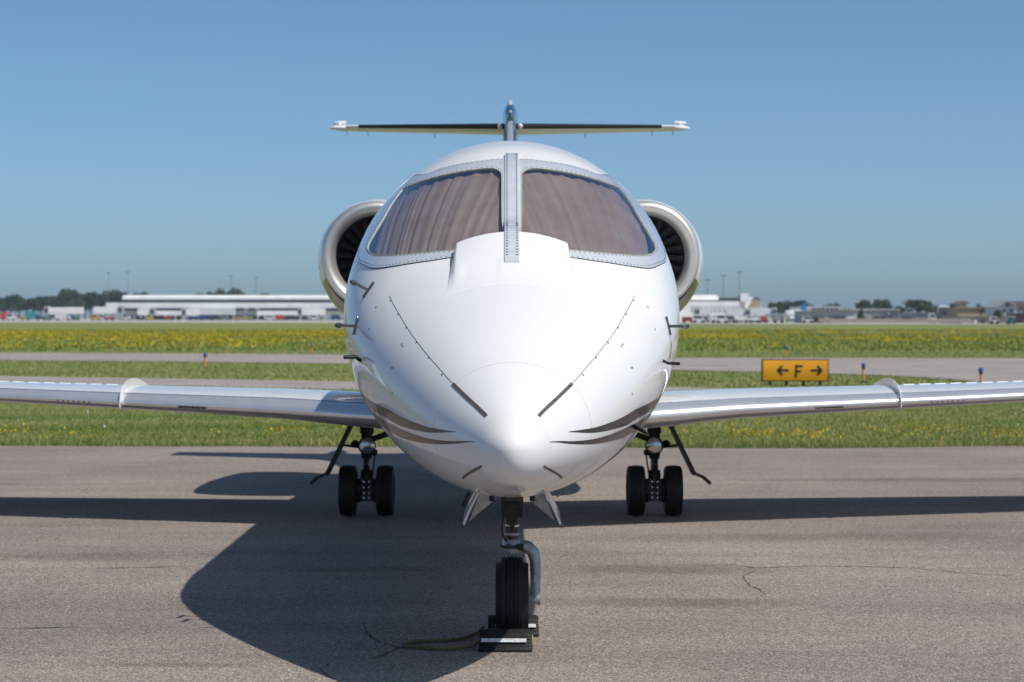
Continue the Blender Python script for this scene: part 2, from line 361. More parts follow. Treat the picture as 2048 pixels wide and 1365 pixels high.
x, y = scatter(26000, 116., 275.); k = (clump(x, y, 2.2, 5., 3, .35) | clump(x, y, 9., 14., 5, .55) | (RNG.random(len(x)) < .16)) & ((y > 148) | (RNG.random(len(y)) < .25)) & (RNG.random(len(x)) < np.where(x > 0, .62, .95)) & (y < 268)
x, y = x[k], y[k]; x = np.concatenate([x, x + .4]); y = np.concatenate([y, y + .5])
tri_mesh('meadow_flowers', blooms(x, y, .09 + .07 * RNG.random(len(x)), .05 + .045 * RNG.random(len(x))), 3, 'flower_yellow', 'broad band of yellow wildflowers in the far meadow', 'flowers')
x, y = scatter(4200, 29.8, 34., 1.7); k = clump(x, y, .35, .8, 9, .55) | (RNG.random(len(x)) < .05); x, y = x[k], y[k]
tri_mesh('verge_flowers', blooms(x, y, .10 + .09 * RNG.random(len(x)), .014 + .010 * RNG.random(len(x))), 3, 'flower_yellow', 'small yellow flowers along the grass edge of the apron', 'flowers')
x, y = scatter(60, 30.2, 44., 1.4)
tri_mesh('clover_heads', blooms(x, y, .10 + .05 * RNG.random(len(x)), np.full(len(x), .02)), 3, 'flower_white', 'scattered small white flower heads in the grass', 'flowers')

# ================================================================ AIRCRAFT
L0 = np.array([0., 12.0, 0.])
jet = empty('business_jet', tuple(L0), R(.09))
tag(jet, 'white twin-engine business jet parked nose-on with dark cheek stripes and T-tail', 'jet')
def part(mb, name, m, parent=None, smooth=40, label=None, kind=None):
    me = mb.mesh(name, smooth, L0); o = obj(name, me, m, parent or jet)
    if label: o['label'] = label
    if kind: o['kind'] = kind
    return o

ST = np.array([  # distance, half width, top, bottom, height of the widest point
(10.2,.177,1.318,.972,1.145),(10.65,.372,1.524,.900,1.205),(11.2,.575,1.765,.842,1.33),(11.7,.735,1.955,.812,1.46),(12.0,.815,2.075,.802,1.54),
(12.2,.862,2.185,.800,1.60),(12.45,.910,2.335,.801,1.655),(12.7,.945,2.475,.804,1.70),(12.9,.965,2.585,.808,1.73),(13.15,.980,2.685,.815,1.765),
(13.5,.985,2.775,.83,1.80),(14.0,.985,2.840,.85,1.835),(14.5,.985,2.856,.865,1.85),(15.5,.985,2.856,.87,1.857),(19.,.985,2.856,.87,1.857),
(21.0,.90,2.856,.92,1.87),(22.5,.80,2.842,1.06,1.95),(24.5,.56,2.80,1.42,2.10),(26.5,.27,2.65,1.9,2.27),(27.4,.06,2.5,2.3,2.40)])
SD = ST[:, 0]
def slopes(x, y):
    h = np.diff(x); s = np.diff(y) / h; m_ = np.zeros(len(x))
    for i in range(1, len(x) - 1):
        if s[i - 1] * s[i] > 0: w1 = 2 * h[i] + h[i - 1]; w2 = h[i] + 2 * h[i - 1]; m_[i] = (w1 + w2) / (w1 / s[i - 1] + w2 / s[i])
    m_[0] = s[0]; m_[-1] = s[-1]; return m_
SM = [None] + [slopes(SD, ST[:, k]) for k in range(1, 5)]
def sec(d):
    if d < 10.2:
        t = max(d - 10., 0); q = math.sqrt(t); return (.398 * q - .005 * t, 1.145 + .358 * q + .06 * t, 1.145 - (.627 * q - .54 * t), 1.145)
    i = min(max(int(np.searchsorted(SD, d) - 1), 0), len(SD) - 2); h = SD[i + 1] - SD[i]; t = (d - SD[i]) / h
    a, b_, c_, e_ = 2 * t**3 - 3 * t * t + 1, (t**3 - 2 * t * t + t) * h, 3 * t * t - 2 * t**3, (t**3 - t * t) * h
    return tuple(ST[i, k] * a + SM[k][i] * b_ + ST[i + 1, k] * c_ + SM[k][i + 1] * e_ for k in (1, 2, 3, 4))
def S(d, p, off=0.):
    w, zt, zb, zm = sec(d); s = math.sin(p); P = np.array([w * math.cos(p), d, zm + ((zt - zm) if s > 0 else (zm - zb)) * s])
    if off:
        e = 1e-3; n_ = unit(np.cross(S(d, p + e) - S(d, p - e), S(d + e, p) - S(max(d - e, 10.0001), p)))
        if n_[0] * math.cos(p) + n_[2] * math.sin(p) < 0: n_ = -n_
        P = P + n_ * off
    return P
def normal(d, p): return unit(S(d, p, 1.) - S(d, p))
def inval(x, z, d):
    w, zt, zb, zm = sec(d); return (x / w) ** 2 + ((z - zm) / ((zt - zm) if z > zm else (zm - zb))) ** 2 - 1
def hit(px, py):                                                 # where on the fuselage skin a detail sits: (distance, angle)
    a = (px - CX) / F; b_ = (HY - py) / F; best = (9, 0); prev = None
    for d in np.linspace(10.005, 15.5, 500):
        v = inval(a * d, CZ + b_ * d, d)
        if v < best[0]: best = (v, d)
        if v < 0:
            lo, hi = prev or d, d
            for _ in range(24):
                m_ = .5 * (lo + hi)
                if inval(a * m_, CZ + b_ * m_, m_) < 0: hi = m_
                else: lo = m_
            best = (0, hi); break
        prev = d
    d = best[1]; w, zt, zb, zm = sec(d); z = CZ + b_ * d
    return d, math.atan2((z - zm) / ((zt - zm) if z > zm else (zm - zb)), a * d / w) % (2 * PI)
def smooth_loop(pts, n, closed=True):
    P = np.array(pts, float); Q = []; k = len(P)
    for i in range(k if closed else k - 1):
        p0, p1, p2, p3 = (P[(i - 1) % k], P[i], P[(i + 1) % k], P[(i + 2) % k]) if closed else (P[max(i - 1, 0)], P[i], P[i + 1], P[min(i + 2, k - 1)])
        for t in np.linspace(0, 1, 12, endpoint=False): Q.append(.5 * (2 * p1 + (p2 - p0) * t + (2 * p0 - 5 * p1 + 4 * p2 - p3) * t * t + (3 * p1 - p0 - 3 * p2 + p3) * t**3))
    if not closed: Q.append(P[-1])
    Q = np.array(Q); E = np.vstack([Q, Q[:1]]) if closed else Q
    s = np.concatenate([[0], np.cumsum(np.linalg.norm(np.diff(E, axis=0), axis=1))]); u = np.linspace(0, s[-1], n, endpoint=not closed)
    return np.stack([np.interp(u, s, E[:, j]) for j in range(P.shape[1])], 1)

# --- glass outline (left pane of the photograph; the other is its mirror image), in (distance, angle)
GP = [(1004, 356), (1001, 346), (994, 341), (980, 339), (940, 343), (900, 350), (860, 360), (828, 371), (808, 380), (795, 396), (770, 437), (750, 470), (738, 493), (739, 503), (748, 510),
      (765, 513), (800, 512), (850, 508), (905, 503), (960, 500), (1004, 499), (1004, 430)]
GL = np.array([hit(*p) for p in GP]); GLs = smooth_loop(GL * [1, .9], 160) / [1, .9]
FO = [(1016, 352), (1016, 340), (1016, 330), (1015, 320), (960, 324), (920, 330), (880, 340), (850, 351)]
FOh = [hit(*p) for p in FO]
FOh += [(13.62, R(128)), (13.62, R(138)), (13.50, R(145)), (13.36, R(151)), (13.14, R(155.2)), (12.90, R(156.4)), (12.72, R(154))]
FOh += [hit(*p) for p in ((748, 537), (790, 533), (850, 524), (905, 516), (960, 512), (1016, 511), (1016, 440))]
FOs = smooth_loop(np.array(FOh) * [1, .9], 160) / [1, .9]
cg = GLs.mean(0)
def by_angle(loop):                                              # start both loops at the same direction from the pane's centre
    a = np.arctan2((loop[:, 1] - cg[1]) * .9, loop[:, 0] - cg[0]); i = int(np.argmin(np.abs(a - .0))); return np.roll(loop, -i, 0)
def match(loop):
    a = np.unwrap(np.arctan2((loop[:, 1] - cg[1]) * .9, loop[:, 0] - cg[0])); return a
GLs, FOs = by_angle(GLs), by_angle(FOs)

# --- fuselage skin with the two windshield openings
ds = sorted(set([round(10.2 + .03 * i, 4) for i in range(47)] + [round(11.6 + .014 * i, 4) for i in range(150)] + [round(13.7 + .1 * i, 4) for i in range(60)] + [round(19.7 + .25 * i, 4) for i in range(31)] + [27.4]))
NT = 360
rows = [[S(d, 2 * PI * j / NT) for j in range(NT)] for d in ds]
mb = MB().grid(rows, closed=True)
grow = cg + (GLs - cg) * 1.03
keep = []
dd = np.array([np.mean([mb.v[i][1] for i in f]) for f in mb.f]); pj = np.array([((k % NT) + .5) * 2 * PI / NT for k in range(len(mb.f))])
pl = np.where(pj < PI / 2, PI - pj, pj); cut = inside([tuple(q) for q in grow], dd, pl) & (pj < PI)
mb.f = [f for f, c in zip(mb.f, cut) if not c]
mb.f.append(tuple(range((len(ds) - 1) * NT, len(ds) * NT)))
fus = part(mb, 'fuselage', 'white_paint', smooth=179)
nose_d = [10.0 + .2 * (i / 26) ** 2 for i in range(27)]
mb = MB().grid([[S(max(d, 10.00002), 2 * PI * j / 96) for j in range(96)] for d in nose_d], closed=True); mb.f.append(tuple(range(95, -1, -1)))
part(mb, 'radome', 'radome_paint', smooth=179, label='off-white rounded radome at the tip of the nose')

def ring(A, Bq, k, offs, ins=0.):
    mb = MB(); rows = []
    for i in range(k + 1):
        t = i / k; rows.append([S(*(a + (b_ - a) * t), offs) for a, b_ in zip(A, Bq)])
    e0 = [S(*a, -.004) for a in A]; e1 = [S(*b_, -.004) for b_ in Bq]
    mb.grid([e0] + rows + [e1], closed=True); return mb
def disc_patch(A, k, offs):
    mb = MB(); rows = [[S(*(cg + (a - cg) * (1 - i / (k + .0))), offs) for a in A] for i in range(k)]
    mb.grid(rows, closed=True); n = len(A); o = (k - 1) * n; mb.v.append(tuple(S(*cg, offs))); c = len(mb.v) - 1
    mb.f += [(o + i, o + (i + 1) % n, c) for i in range(n)]; return mb
def two(mb, name, m, smooth=40, parents=(None, None), kind=None, label=None):
    a = part(mb, name, m, parents[0], smooth, kind=kind, label=label); b_ = part(mb.mirror(), name, m, parents[1], smooth, kind=kind, label=label)
    for o in (a, b_): fix_normals(o.data)
    return a, b_
frames = two(ring(GLs, FOs, 8, .006), 'windshield_frame', 'brushed_metal')
g2 = cg + (GLs - cg) * 1.004
panes = two(disc_patch(g2, 10, .0035), 'windshield_pane', 'tinted_glass', 179)
for o in panes:
    if sum(p.normal.z for p in o.data.polygons) < 0: o.data.flip_normals()
two(ring(cg + (GLs - cg) * .9945, cg + (GLs - cg) * 1.004, 1, .0082), 'seal', 'seal', parents=panes)
def gasket_line(loop, w, off, closed=True):
    mb = MB(); P = [S(*q, off) for q in loop]; N_ = [normal(*q) for q in loop]; k = len(P); rows = []
    for i in range(k):
        t = unit(P[(i + 1) % k] - P[i - 1]) if closed else unit(P[min(i + 1, k - 1)] - P[max(i - 1, 0)]); s_ = np.cross(t, N_[i]) * w / 2
        rows.append([P[i] - s_ - N_[i] * (off + .003), P[i] - s_, P[i] + s_, P[i] + s_ - N_[i] * (off + .003)])
    if closed: rows.append(rows[0])
    return mb.grid(rows)
two(gasket_line(FOs, .006, .0035), 'gasket', 'gasket', parents=frames)
def rivet(mb, P, n_, r=.0035, h=.0015):
    n_ = unit(n_); a = unit(np.cross(n_, (.3, .5, .8))); b_ = np.cross(n_, a); vs = [P + r * (math.cos(q) * a + math.sin(q) * b_) for q in np.arange(6) * PI / 3]
    vs += [P + n_ * h + .6 * r * (math.cos(q) * a + math.sin(q) * b_) for q in np.arange(6) * PI / 3]
    mb.add(vs, [tuple(range(6, 12))] + [(i, (i + 1) % 6, 6 + (i + 1) % 6, 6 + i) for i in range(6)])
mb = MB(); nR = 150
for t, lo_ in ((.14, 0), (.88, 0)):
    lp = np.array([a + (b_ - a) * t for a, b_ in zip(GLs, FOs)]); P = np.array([S(*q) for q in lp]); s = np.concatenate([[0], np.cumsum(np.linalg.norm(np.diff(np.vstack([P, P[:1]]), axis=0), axis=1))])
    for u in np.arange(0, s[-1], .030):
        d_ = np.interp(u, s, np.append(lp[:, 0], lp[0, 0])); p_ = np.interp(u, s, np.append(lp[:, 1], lp[0, 1]))
        rivet(mb, S(d_, p_, .006), normal(d_, p_), .0046)
two(mb, 'rivet_line', 'fastener', parents=frames, kind='stuff')

# side windows of the cockpit (only their front edges show past the posts)
SW = np.array([(13.66, R(131)), (13.8, R(129.5)), (14.35, R(132)), (14.45, R(137)), (14.3, R(148)), (13.9, R(152.5)), (13.6, R(150)), (13.58, R(142))])
sw = smooth_loop(SW * [1, .9], 64) / [1, .9]; cg_keep = cg; cg = sw.mean(0)
sf = two(ring(sw, cg + (sw - cg) * 1.18, 2, .007), 'side_window', 'brushed_metal')
two(disc_patch(sw, 4, .0055), 'pane', 'window_dark', 179, parents=sf); cg = cg_keep

# defog hood at the foot of the windshield
def sstep(t): t = min(max(t, 0), 1); return t * t * (3 - 2 * t)
def top_z(x, d):
    w, zt, zb, zm = sec(d); return zm + (zt - zm) * math.sqrt(max(0, 1 - (x / w) ** 2))
def hood_h(x, d):
    u = (d - 11.60) / .46; lob = 1 - .34 * (x / .33) ** 2; hw = hood_hw(d); side = sstep((hw - abs(x)) / (.04 - .026 * sstep(u))) if abs(x) < hw else 0
    dent = sstep((abs(x) - .05) / .04) * (1 - sstep((abs(x) - .24) / .04)) * sstep((d - 11.68) / .06) * (1 - sstep((d - 11.82) / .08))
    return .0006 + .089 * sstep(u) * lob * (.35 + .65 * side) - .004 * dent
def hood_hw(d): return .340 - .028 * (d - 11.60) / .475
mb = MB(); rows = []
dh = np.linspace(11.60, 12.075, 32)
for d in dh:
    hw = hood_hw(d); xs = np.linspace(-hw, hw, 81)
    r = [(xs[0], d, top_z(xs[0], d) - .01)] + [(x, d, top_z(x, d) + hood_h(x, d)) for x in xs] + [(xs[-1], d, top_z(xs[-1], d) - .01)]
    rows.append(r)
rows.append([(x, y + .012, top_z(x, y) - .02) for x, y, z in rows[-1]]); rows.insert(0, [(x, y - .004, top_z(x, y) - .01) for x, y, z in rows[0]])
mb.grid(rows); hood = part(mb, 'defog_hood', 'white_paint', smooth=50, label='raised white air outlet hood at the foot of the windshield'); fix_normals(hood.data)

# riveted centre strap over the windshield post
rows = []; mbR = MB(); hw = .0395
sd = np.concatenate([np.linspace(11.80, 12.07, 8), np.linspace(12.11, 13.16, 24)])
def strap_z(d):
    lift = hood_h(0, d) + .008 if d <= 12.075 else .015 + .080 * (1 - sstep((d - 12.075) / .28))
    return top_z(0, d) + lift
for d in sd:
    z = strap_z(d); rows.append([(-hw - .002, d, z - .03), (-hw, d, z), (-hw * .4, d, z + .0015), (hw * .4, d, z + .0015), (hw, d, z), (hw + .002, d, z - .03)])
rows.insert(0, [(x, y - .002, z - .03) for x, y, z in rows[0]]); rows.append([(x, y + .002, z - .03) for x, y, z in rows[-1]])
strap = part(MB().grid(rows), 'centre_strap', 'brushed_metal', smooth=30, label='riveted metal strap down the middle of the windshield'); fix_normals(strap.data)
zz = np.array([strap_z(d) for d in sd]); s = np.concatenate([[0], np.cumsum(np.hypot(np.diff(sd), np.diff(zz)))])
for u in np.arange(.06, s[-1] - .01, .0285):
    d_ = np.interp(u, s, sd); z_ = np.interp(u, s, zz); sl = (np.interp(u + .01, s, zz) - z_) / .01
    for x in (-.0265, .0265): rivet(mbR, np.array([x, d_, z_ + .0008]), (0, -sl, 1), .0064, .002)
part(mbR, 'rivet_line', 'fastener', strap, 30, kind='stuff')

# sunshade sheet behind the glass; its pleats stand in for reflected sky streaks
def fold(u): return .62 * math.sin(u * 1.15 + 1.3 * math.sin(u * .31)) + .33 * math.sin(u * 2.3 + 1.6 * math.sin(u * .43)) + .07 * math.sin(u * 5.7)
for sgn in (1, -1):
    rows = []
    for d in np.linspace(11.98, 13.62, 40):
        r = []
        for a in np.linspace(90.6, 150 - 15 * (d - 12.5), 250):
            u = a + 17 * (d - 12.5); r.append(S(d, R(a), -.022 + .0065 * fold(u * (1. if sgn > 0 else .93) + (0 if sgn > 0 else 40))))
        rows.append(r)
    mb = MB().grid(rows); mb = mb if sgn > 0 else mb.mirror(); o = part(mb, 'streak_sheet', 'streak_sheet', smooth=179, label='brown sunshade behind the windshield, pleats standing in for reflected streaks')

for sgn in (1, -1):                                              # dark sheet added under the glass; its colour gives the unlit interior
    mb = MB().grid([[S(d, R(a), -.13) for a in np.linspace(88, 166, 40)] for d in np.linspace(11.9, 13.95, 24)]); mb = mb if sgn > 0 else mb.mirror()
    part(mb, 'dark_backing', 'cockpit_dark', smooth=179)
for k in range(5):                                               # oval cabin windows along each side
    c0 = 14.95 + .82 * k; a_ = np.arange(28) * 2 * PI / 28; lp = np.stack([c0 + .15 * np.sign(np.cos(a_)) * np.abs(np.cos(a_)) ** .75, R(155) + .21 * np.sign(np.sin(a_)) * np.abs(np.sin(a_)) ** .75], 1)
    cg_keep = cg; cg = np.array([c0, R(155)]); fr2 = two(ring(lp, cg + (lp - cg) * 1.12, 1, .003), 'cabin_window', 'brushed_metal'); two(disc_patch(lp, 2, .0025), 'pane', 'window_dark', 179, parents=fr2); cg = cg_keep
# cheek stripes
def stripe(up, lo, ext):
    U = smooth_loop([hit(*p) for p in up], 50, False); Lw = smooth_loop([hit(*p) for p in lo], 50, False)

    rows = [[S(*(a + (b_ - a) * t), .0012) for t in np.linspace(0, 1, 7)] for a, b_ in zip(U, Lw)]
    return MB().grid(rows)
s1 = stripe([(912, 864), (885, 860), (850, 853), (810, 838), (775, 818)], [(912, 865), (880, 866), (845, 864), (805, 854), (770, 835)], [])
s2 = stripe([(950, 884), (910, 883), (870, 880), (830, 870), (800, 858)], [(950, 885), (912, 888), (872, 889), (832, 884), (803, 877)], [])
def stripe_tail(up, lo, d1, dip):
    (da, a), (db, b_) = hit(*up), hit(*lo); za, zb_ = S(da, a)[2], S(db, b_)[2]; rows = []
    def ang(d, z):
        w, zt, zbt, zm = sec(d); return PI - math.asin(max(-1, min(1, (z - zm) / ((zt - zm) if z > zm else (zm - zbt)))))
    for i in range(60):
        t = i / 59; d_a = da + (d1 - da) * t; d_b = db + (d1 - db) * t; rise = dip * (1 - math.exp(-2.2 * t))
        pa, pb = ang(d_a, za + rise), ang(d_b, zb_ + rise); rows.append([S(d_a + (d_b - d_a) * q, pa + (pb - pa) * q, .0012) for q in np.linspace(0, 1, 7)])
    return MB().grid(rows)
for body, tail_ in ((s1, stripe_tail((775, 818), (770, 835), 18.2, .16)), (s2, stripe_tail((800, 858), (803, 877), 18.2, .20))):
    body.add(tail_.v, tail_.f)
    a, b_ = two(body, 'cheek_stripe', 'stripe_paint', 179)

# panel joints, diverter strips and latches on the nose
def line3(pts, w, off=.0008, n=40):
    L_ = smooth_loop([hit(*p) for p in pts], n, False); mb = MB(); rows = []
    for i, q in enumerate(L_):
        P = S(*q, off); N_ = normal(*q); t = unit(S(*L_[min(i + 1, n - 1)]) - S(*L_[max(i - 1, 0)])); s_ = np.cross(t, N_) * w / 2
        rows.append([P - s_ - N_ * (off + .001), P - s_, P + s_, P + s_ - N_ * (off + .001)])
    mb.grid(rows); return mb
def one(mb, name, m, label=None, smooth=40, parent=None):
    o = part(mb, name, m, parent, smooth, label); fix_normals(o.data); return o
for mirror in (0, 1):
    fm = (lambda p: [(2048 - x, y) for x, y in p]) if mirror else (lambda p: p)
    one(line3(fm([(779, 592), (800, 632), (822, 668), (850, 705), (880, 740), (903, 766)]), .0032), 'panel_joint', 'panel_line', parent=fus)
    mb = MB()
    for x, y in fm([(781, 602), (796, 629), (812, 656), (832, 686), (857, 716), (883, 750), (803, 689), (805, 693), (738, 659), (752, 615), (783, 736), (786, 736), (784, 788)]):
        d_, p_ = hit(x, y); rivet(mb, S(d_, p_, .0005), normal(d_, p_), .0075, .001)
    part(mb, 'latch_row', 'fastener', fus, 30, kind='stuff')
    one(line3(fm([(905, 768), (938, 800), (972, 833)]), .016, .004), 'diverter_strip', 'strip_brown')
    one(line3(fm([(925, 957), (944, 943), (962, 933)]), .011, .003), 'diverter_strip', 'strip_brown')
mb = MB(); P = []
dj = 10.66
for i in range(121):
    q = R(-28 + 236 * i / 120); Pn = S(dj, q, .0007); N_ = normal(dj, q); P.append([Pn - np.array([0, .0018, 0]) - N_ * .002, Pn - np.array([0, .0012, 0]), Pn + np.array([0, .0012, 0]), Pn + np.array([0, .0018, 0]) - N_ * .002])
one(MB().grid(P), 'panel_joint', 'placard', parent=fus)
P = []
for i in range(97):
    q = 2 * PI * i / 96; Pn = S(10.2, q, .0006); N_ = normal(10.2, q); P.append([Pn - np.array([0, .002, 0]) - N_ * .002, Pn - np.array([0, .0012, 0]), Pn + np.array([0, .0012, 0]), Pn + np.array([0, .002, 0]) - N_ * .002])
# probes and vanes
def base_pt(px, py):
    d_, p_ = hit(px, py); return S(d_, p_), normal(d_, p_)
def head_probe(px, py, hx, hy, plate_up):
    P, N_ = base_pt(px, py); d_ = P[1]; H = at(hx, hy, d_ - .02); mb = MB()
    mb.bar(P - N_ * .01, H, .008, .016)
    o = one(mb, 'pitot_probe', 'probe_metal')
    fw = unit(np.array([0, -1, 0]) + .12 * unit(H - P) * [1, 0, 1])
    one(MB().tube([H + fw * .085, H + fw * .07, H + fw * .02, H - fw * .03, H - fw * .055], [.006, .011, .015, .014, .006], 12), 'probe_head', 'probe_metal', parent=o)
    one(MB().tube([H + fw * .0855, H + fw * .08], [.005, .005], 10), 'port', 'duct_dark', parent=o)
    u = unit(plate_up); u = unit(u - N_ * np.dot(u, N_)); s_ = np.cross(N_, u)
    poly = [P + N_ * .001 + u * .052 * c_ + s_ * .013 * e_ for c_, e_ in ((-1, -.7), (-.85, -1), (.85, -1), (1, -.7), (1, .7), (.85, 1), (-.85, 1), (-1, .7))]
    one(MB().prism(poly, N_ * .006), 'mount_plate', 'probe_metal', parent=o, smooth=None)
head_probe(738, 581, 708, 566, (.6, 0, 1.)); head_probe(712, 652, 678, 651, (0, 0, 1)); head_probe(1336, 652, 1370, 653, (0, 0, 1))
def vane(p0, p1, p2, r):
    P, N_ = base_pt(*p0); A = at(*p1, P[1] - .02); Bq = at(*p2, P[1] - .03)
    one(MB().tube([P - N_ * .02, P, A, Bq], [r, r, r * 1.1, r * 1.1], 8), 'angle_vane', 'boot_black')
vane((722, 722), (711, 714), (687, 715), .0095); vane((1326, 722), (1336, 727), (1360, 728), .0075)
P, N_ = base_pt(1270, 855); one(MB().tube([P - N_ * .02, at(1280, 859, P[1] - .05), at(1291, 866, P[1] - .12), at(1297, 870, P[1] - .15)], [.012, .012, .008, .003], 10), 'temperature_probe', 'boot_black')
for sx, (px, py) in ((-1, (717, 700)), (1, (1332, 705))):
    P, N_ = base_pt(px, py); one(MB().bar(P + (0, 0, -.03) + N_ * .002, P + (0, 0, .035) + N_ * .002, .010, .010), 'static_plate', 'probe_metal')
# static marks under the nose
one(MB().tube([at(938, 985, 11.7), at(936, 990, 11.7), at(926, 1012, 11.62)], [.012, .011, .012], 10), 'drain_mast', 'dark_metal')
one(MB().tube([at(1111, 984, 11.7), at(1116, 995, 11.68)], [.004, .004], 8), 'drain_mast', 'probe_metal')

# ---- wings
def airfoil(c, t, n=26):
    u = (1 - np.cos(np.linspace(0, PI, n))) / 2; yt = 5 * t * (.2969 * np.sqrt(u) - .126 * u - .3516 * u**2 + .2843 * u**3 - .1036 * u**4); cam_ = .018 * 4 * u * (1 - u)
    up = [(q * c, (y + w) * c) for q, y, w in zip(u, yt, cam_)]; lo = [(q * c, (w - y) * c) for q, y, w in zip(u, yt, cam_)]
    return up[::-1] + lo[1:]                                      # TE over the top to LE, back underneath
def wz(X): return float(np.interp(X, [.6, 1.3, 1.9, 3.3, 4.47, 6.6], [.885, .915, .955, 1.000, 1.040, 1.12]))
def wle(X): return 18.28 + .31 * (X - 1) - (.10 * max(0, (1.9 - X)) ** 1.5 if X < 1.9 else 0)
def wch(X): return 2.62 - .215 * (X - 1)
def wth(X): return float(np.interp(X, [.6, 1.3, 1.9, 3.3, 6.6], [.115, .11, .10, .093, .085]))
def wing_loop(X, grow=0., sub=None):
    L_ = [(X, wle(X) + a, wz(X) + .02 + b_ - .018 * a) for a, b_ in airfoil(wch(X), wth(X))]
    return L_
WX = [.5, .8, 1.0, 1.2, 1.35, 1.5, 1.65, 1.8, 1.95, 2.2, 2.6, 3.0, 3.4, 3.8, 4.2, 4.6, 5.1, 5.6, 6.1, 6.5]
loops = [wing_loop(X) for X in WX]; n_af = len(loops[0]); le = n_af // 2; a0, a1 = le - 3, le + 5
main = MB(); main.grid([L_[:a0 + 1] for L_ in loops]); main.grid([L_[a1:] for L_ in loops]); main.f.append(tuple(range(len(main.v)))[:0] or (0, 1, 2)); main.f.pop()
lead = MB(); lead.grid([[(x, y - .002, z) for x, y, z in L_[a0 - 1:a1 + 2]] for L_ in [loops[0]] + loops[1:]])
def scale_le(L_):                                                 # leading-edge skin sits 2 mm proud of the wing box
    q = L_[a0 - 1:a1 + 2]; cx = np.mean([p[1] for p in q]); cz = np.mean([p[2] for p in q]); return [(x, y + (y - cx) * .012, z + (z - cz) * .018) for x, y, z in q]
lead = MB().grid([scale_le(L_) for L_ in loops])
for sgn in (1, -1):
    fl = (lambda m_: m_) if sgn > 0 else (lambda m_: m_.mirror())
    wg = one(fl(main), 'wing', 'wing_paint', smooth=60, label=('sunlit wing with polished leading edge, near the yellow sign' if sgn > 0 else 'wing with polished leading edge whose underside faces away from the sun'))
    one(fl(lead), 'leading_edge', 'polished_metal', smooth=60, parent=wg)
    # thin dark joint behind the leading edge skin
    one(fl(MB().tube([(L_[a0 - 1][0], L_[a0 - 1][1], L_[a0 - 1][2] + .002) for L_ in loops[3:]], .0035, 6)), 'panel_joint', 'veh_blue', parent=wg)
    # fence wrapped round the leading edge
    for X in (3.3, 4.74):
        af = wing_loop(X); up = af[:le + 1][::-1]; lo = af[le:]
        out = [(X, q[1], q[2]) for q in lo[5:1:-1]]
        edge_ = []
        for t in np.linspace(0, 1, 28):
            i = t * 17; k = int(min(i, len(up) - 2)); fr_ = i - k; p = np.array(up[k]) * (1 - fr_) + np.array(up[k + 1]) * fr_
            hgt = .014 + .062 * math.sin(PI * min(1, t * 1.0)) ** .8 * (1 - .3 * t); edge_.append((X, p[1] - .03 * (1 - t), p[2] + hgt))
        low = [(X, lo[3][1], lo[3][2] - .045), (X, lo[1][1] - .05, lo[1][2] - .03), (X, lo[0][1] - .035, lo[0][2])]
        base = [(X, q[1], q[2] - .01) for q in up[1:18]][::-1] + [(X, lo[1][1] + .01, lo[1][2] + .02), (X, lo[3][1], lo[3][2] + .01)]
        one(fl(MB().prism(low + edge_ + base, (.006, 0, 0))), 'wing_fence', 'white_paint', parent=wg, smooth=None)
    for i in range(20):                                           # vortex strips along the outer wing
        X = 3.46 + i * .145
        if X > 6.3: break
        L0_ = wing_loop(X); L1_ = wing_loop(X + .10); q0, q1 = np.array(L0_[15]), np.array(L1_[15])
        mb = MB().add([q0 + (0, -.02, -.002), q1 + (0, -.02, -.002), q1 + (0, .02, -.002), q0 + (0, .02, -.002), q0 + (0, -.015, .005), q1 + (0, -.015, .005), q1 + (0, .015, .005), q0 + (0, .015, .005)],
                      [(0, 3, 2, 1), (4, 5, 6, 7), (0, 1, 5, 4), (1, 2, 6, 5), (2, 3, 7, 6), (3, 0, 4, 7)])
        one(fl(mb), 'vortex_strip', 'white_paint', parent=wg, smooth=None)
    L2 = wing_loop(2.72); mb = MB()                               # stall strip and the row of little spikes
    for X in (2.55, 2.6, 2.65, 2.7, 2.75):
        q = wing_loop(X)[le + 1]; mb.box((X, q[1] - .012, q[2] - .006), (X + .042, q[1] + .01, q[2] + .008))
    one(fl(mb), 'stall_strip', 'dark_metal', parent=wg, smooth=None)
    for i in range(7):
        X = 3.58 + .047 * i; q = wing_loop(X)[le + 1]; mb = MB().prism([(X, q[1] - .006, q[2] + .008), (X + .014, q[1] - .006, q[2] + .008), (X + .007, q[1] - .010, q[2] - .012)], (0, .012, 0))
        one(fl(mb), 'stall_triangle', 'dark_metal', parent=wg, smooth=None)
    tipL = wing_loop(6.5); wl_rows = [[np.array(p) for p in tipL]]
    for t in (.15, .35, .6, .85, 1.):
        cxy = np.array(tipL[le]); wl_rows.append([np.array([6.5 + .12 * t + .10 * math.sin(t * 1.4), cxy[1] + .55 * t + (p[1] - cxy[1]) * (1 - .62 * t), cxy[2] + .95 * t * t + (p[2] - cxy[2]) * (1 - .7 * t) * (1 - .5 * t)]) for p in tipL])
    one(fl(MB().grid(wl_rows)), 'winglet', 'white_paint', parent=wg, smooth=60)

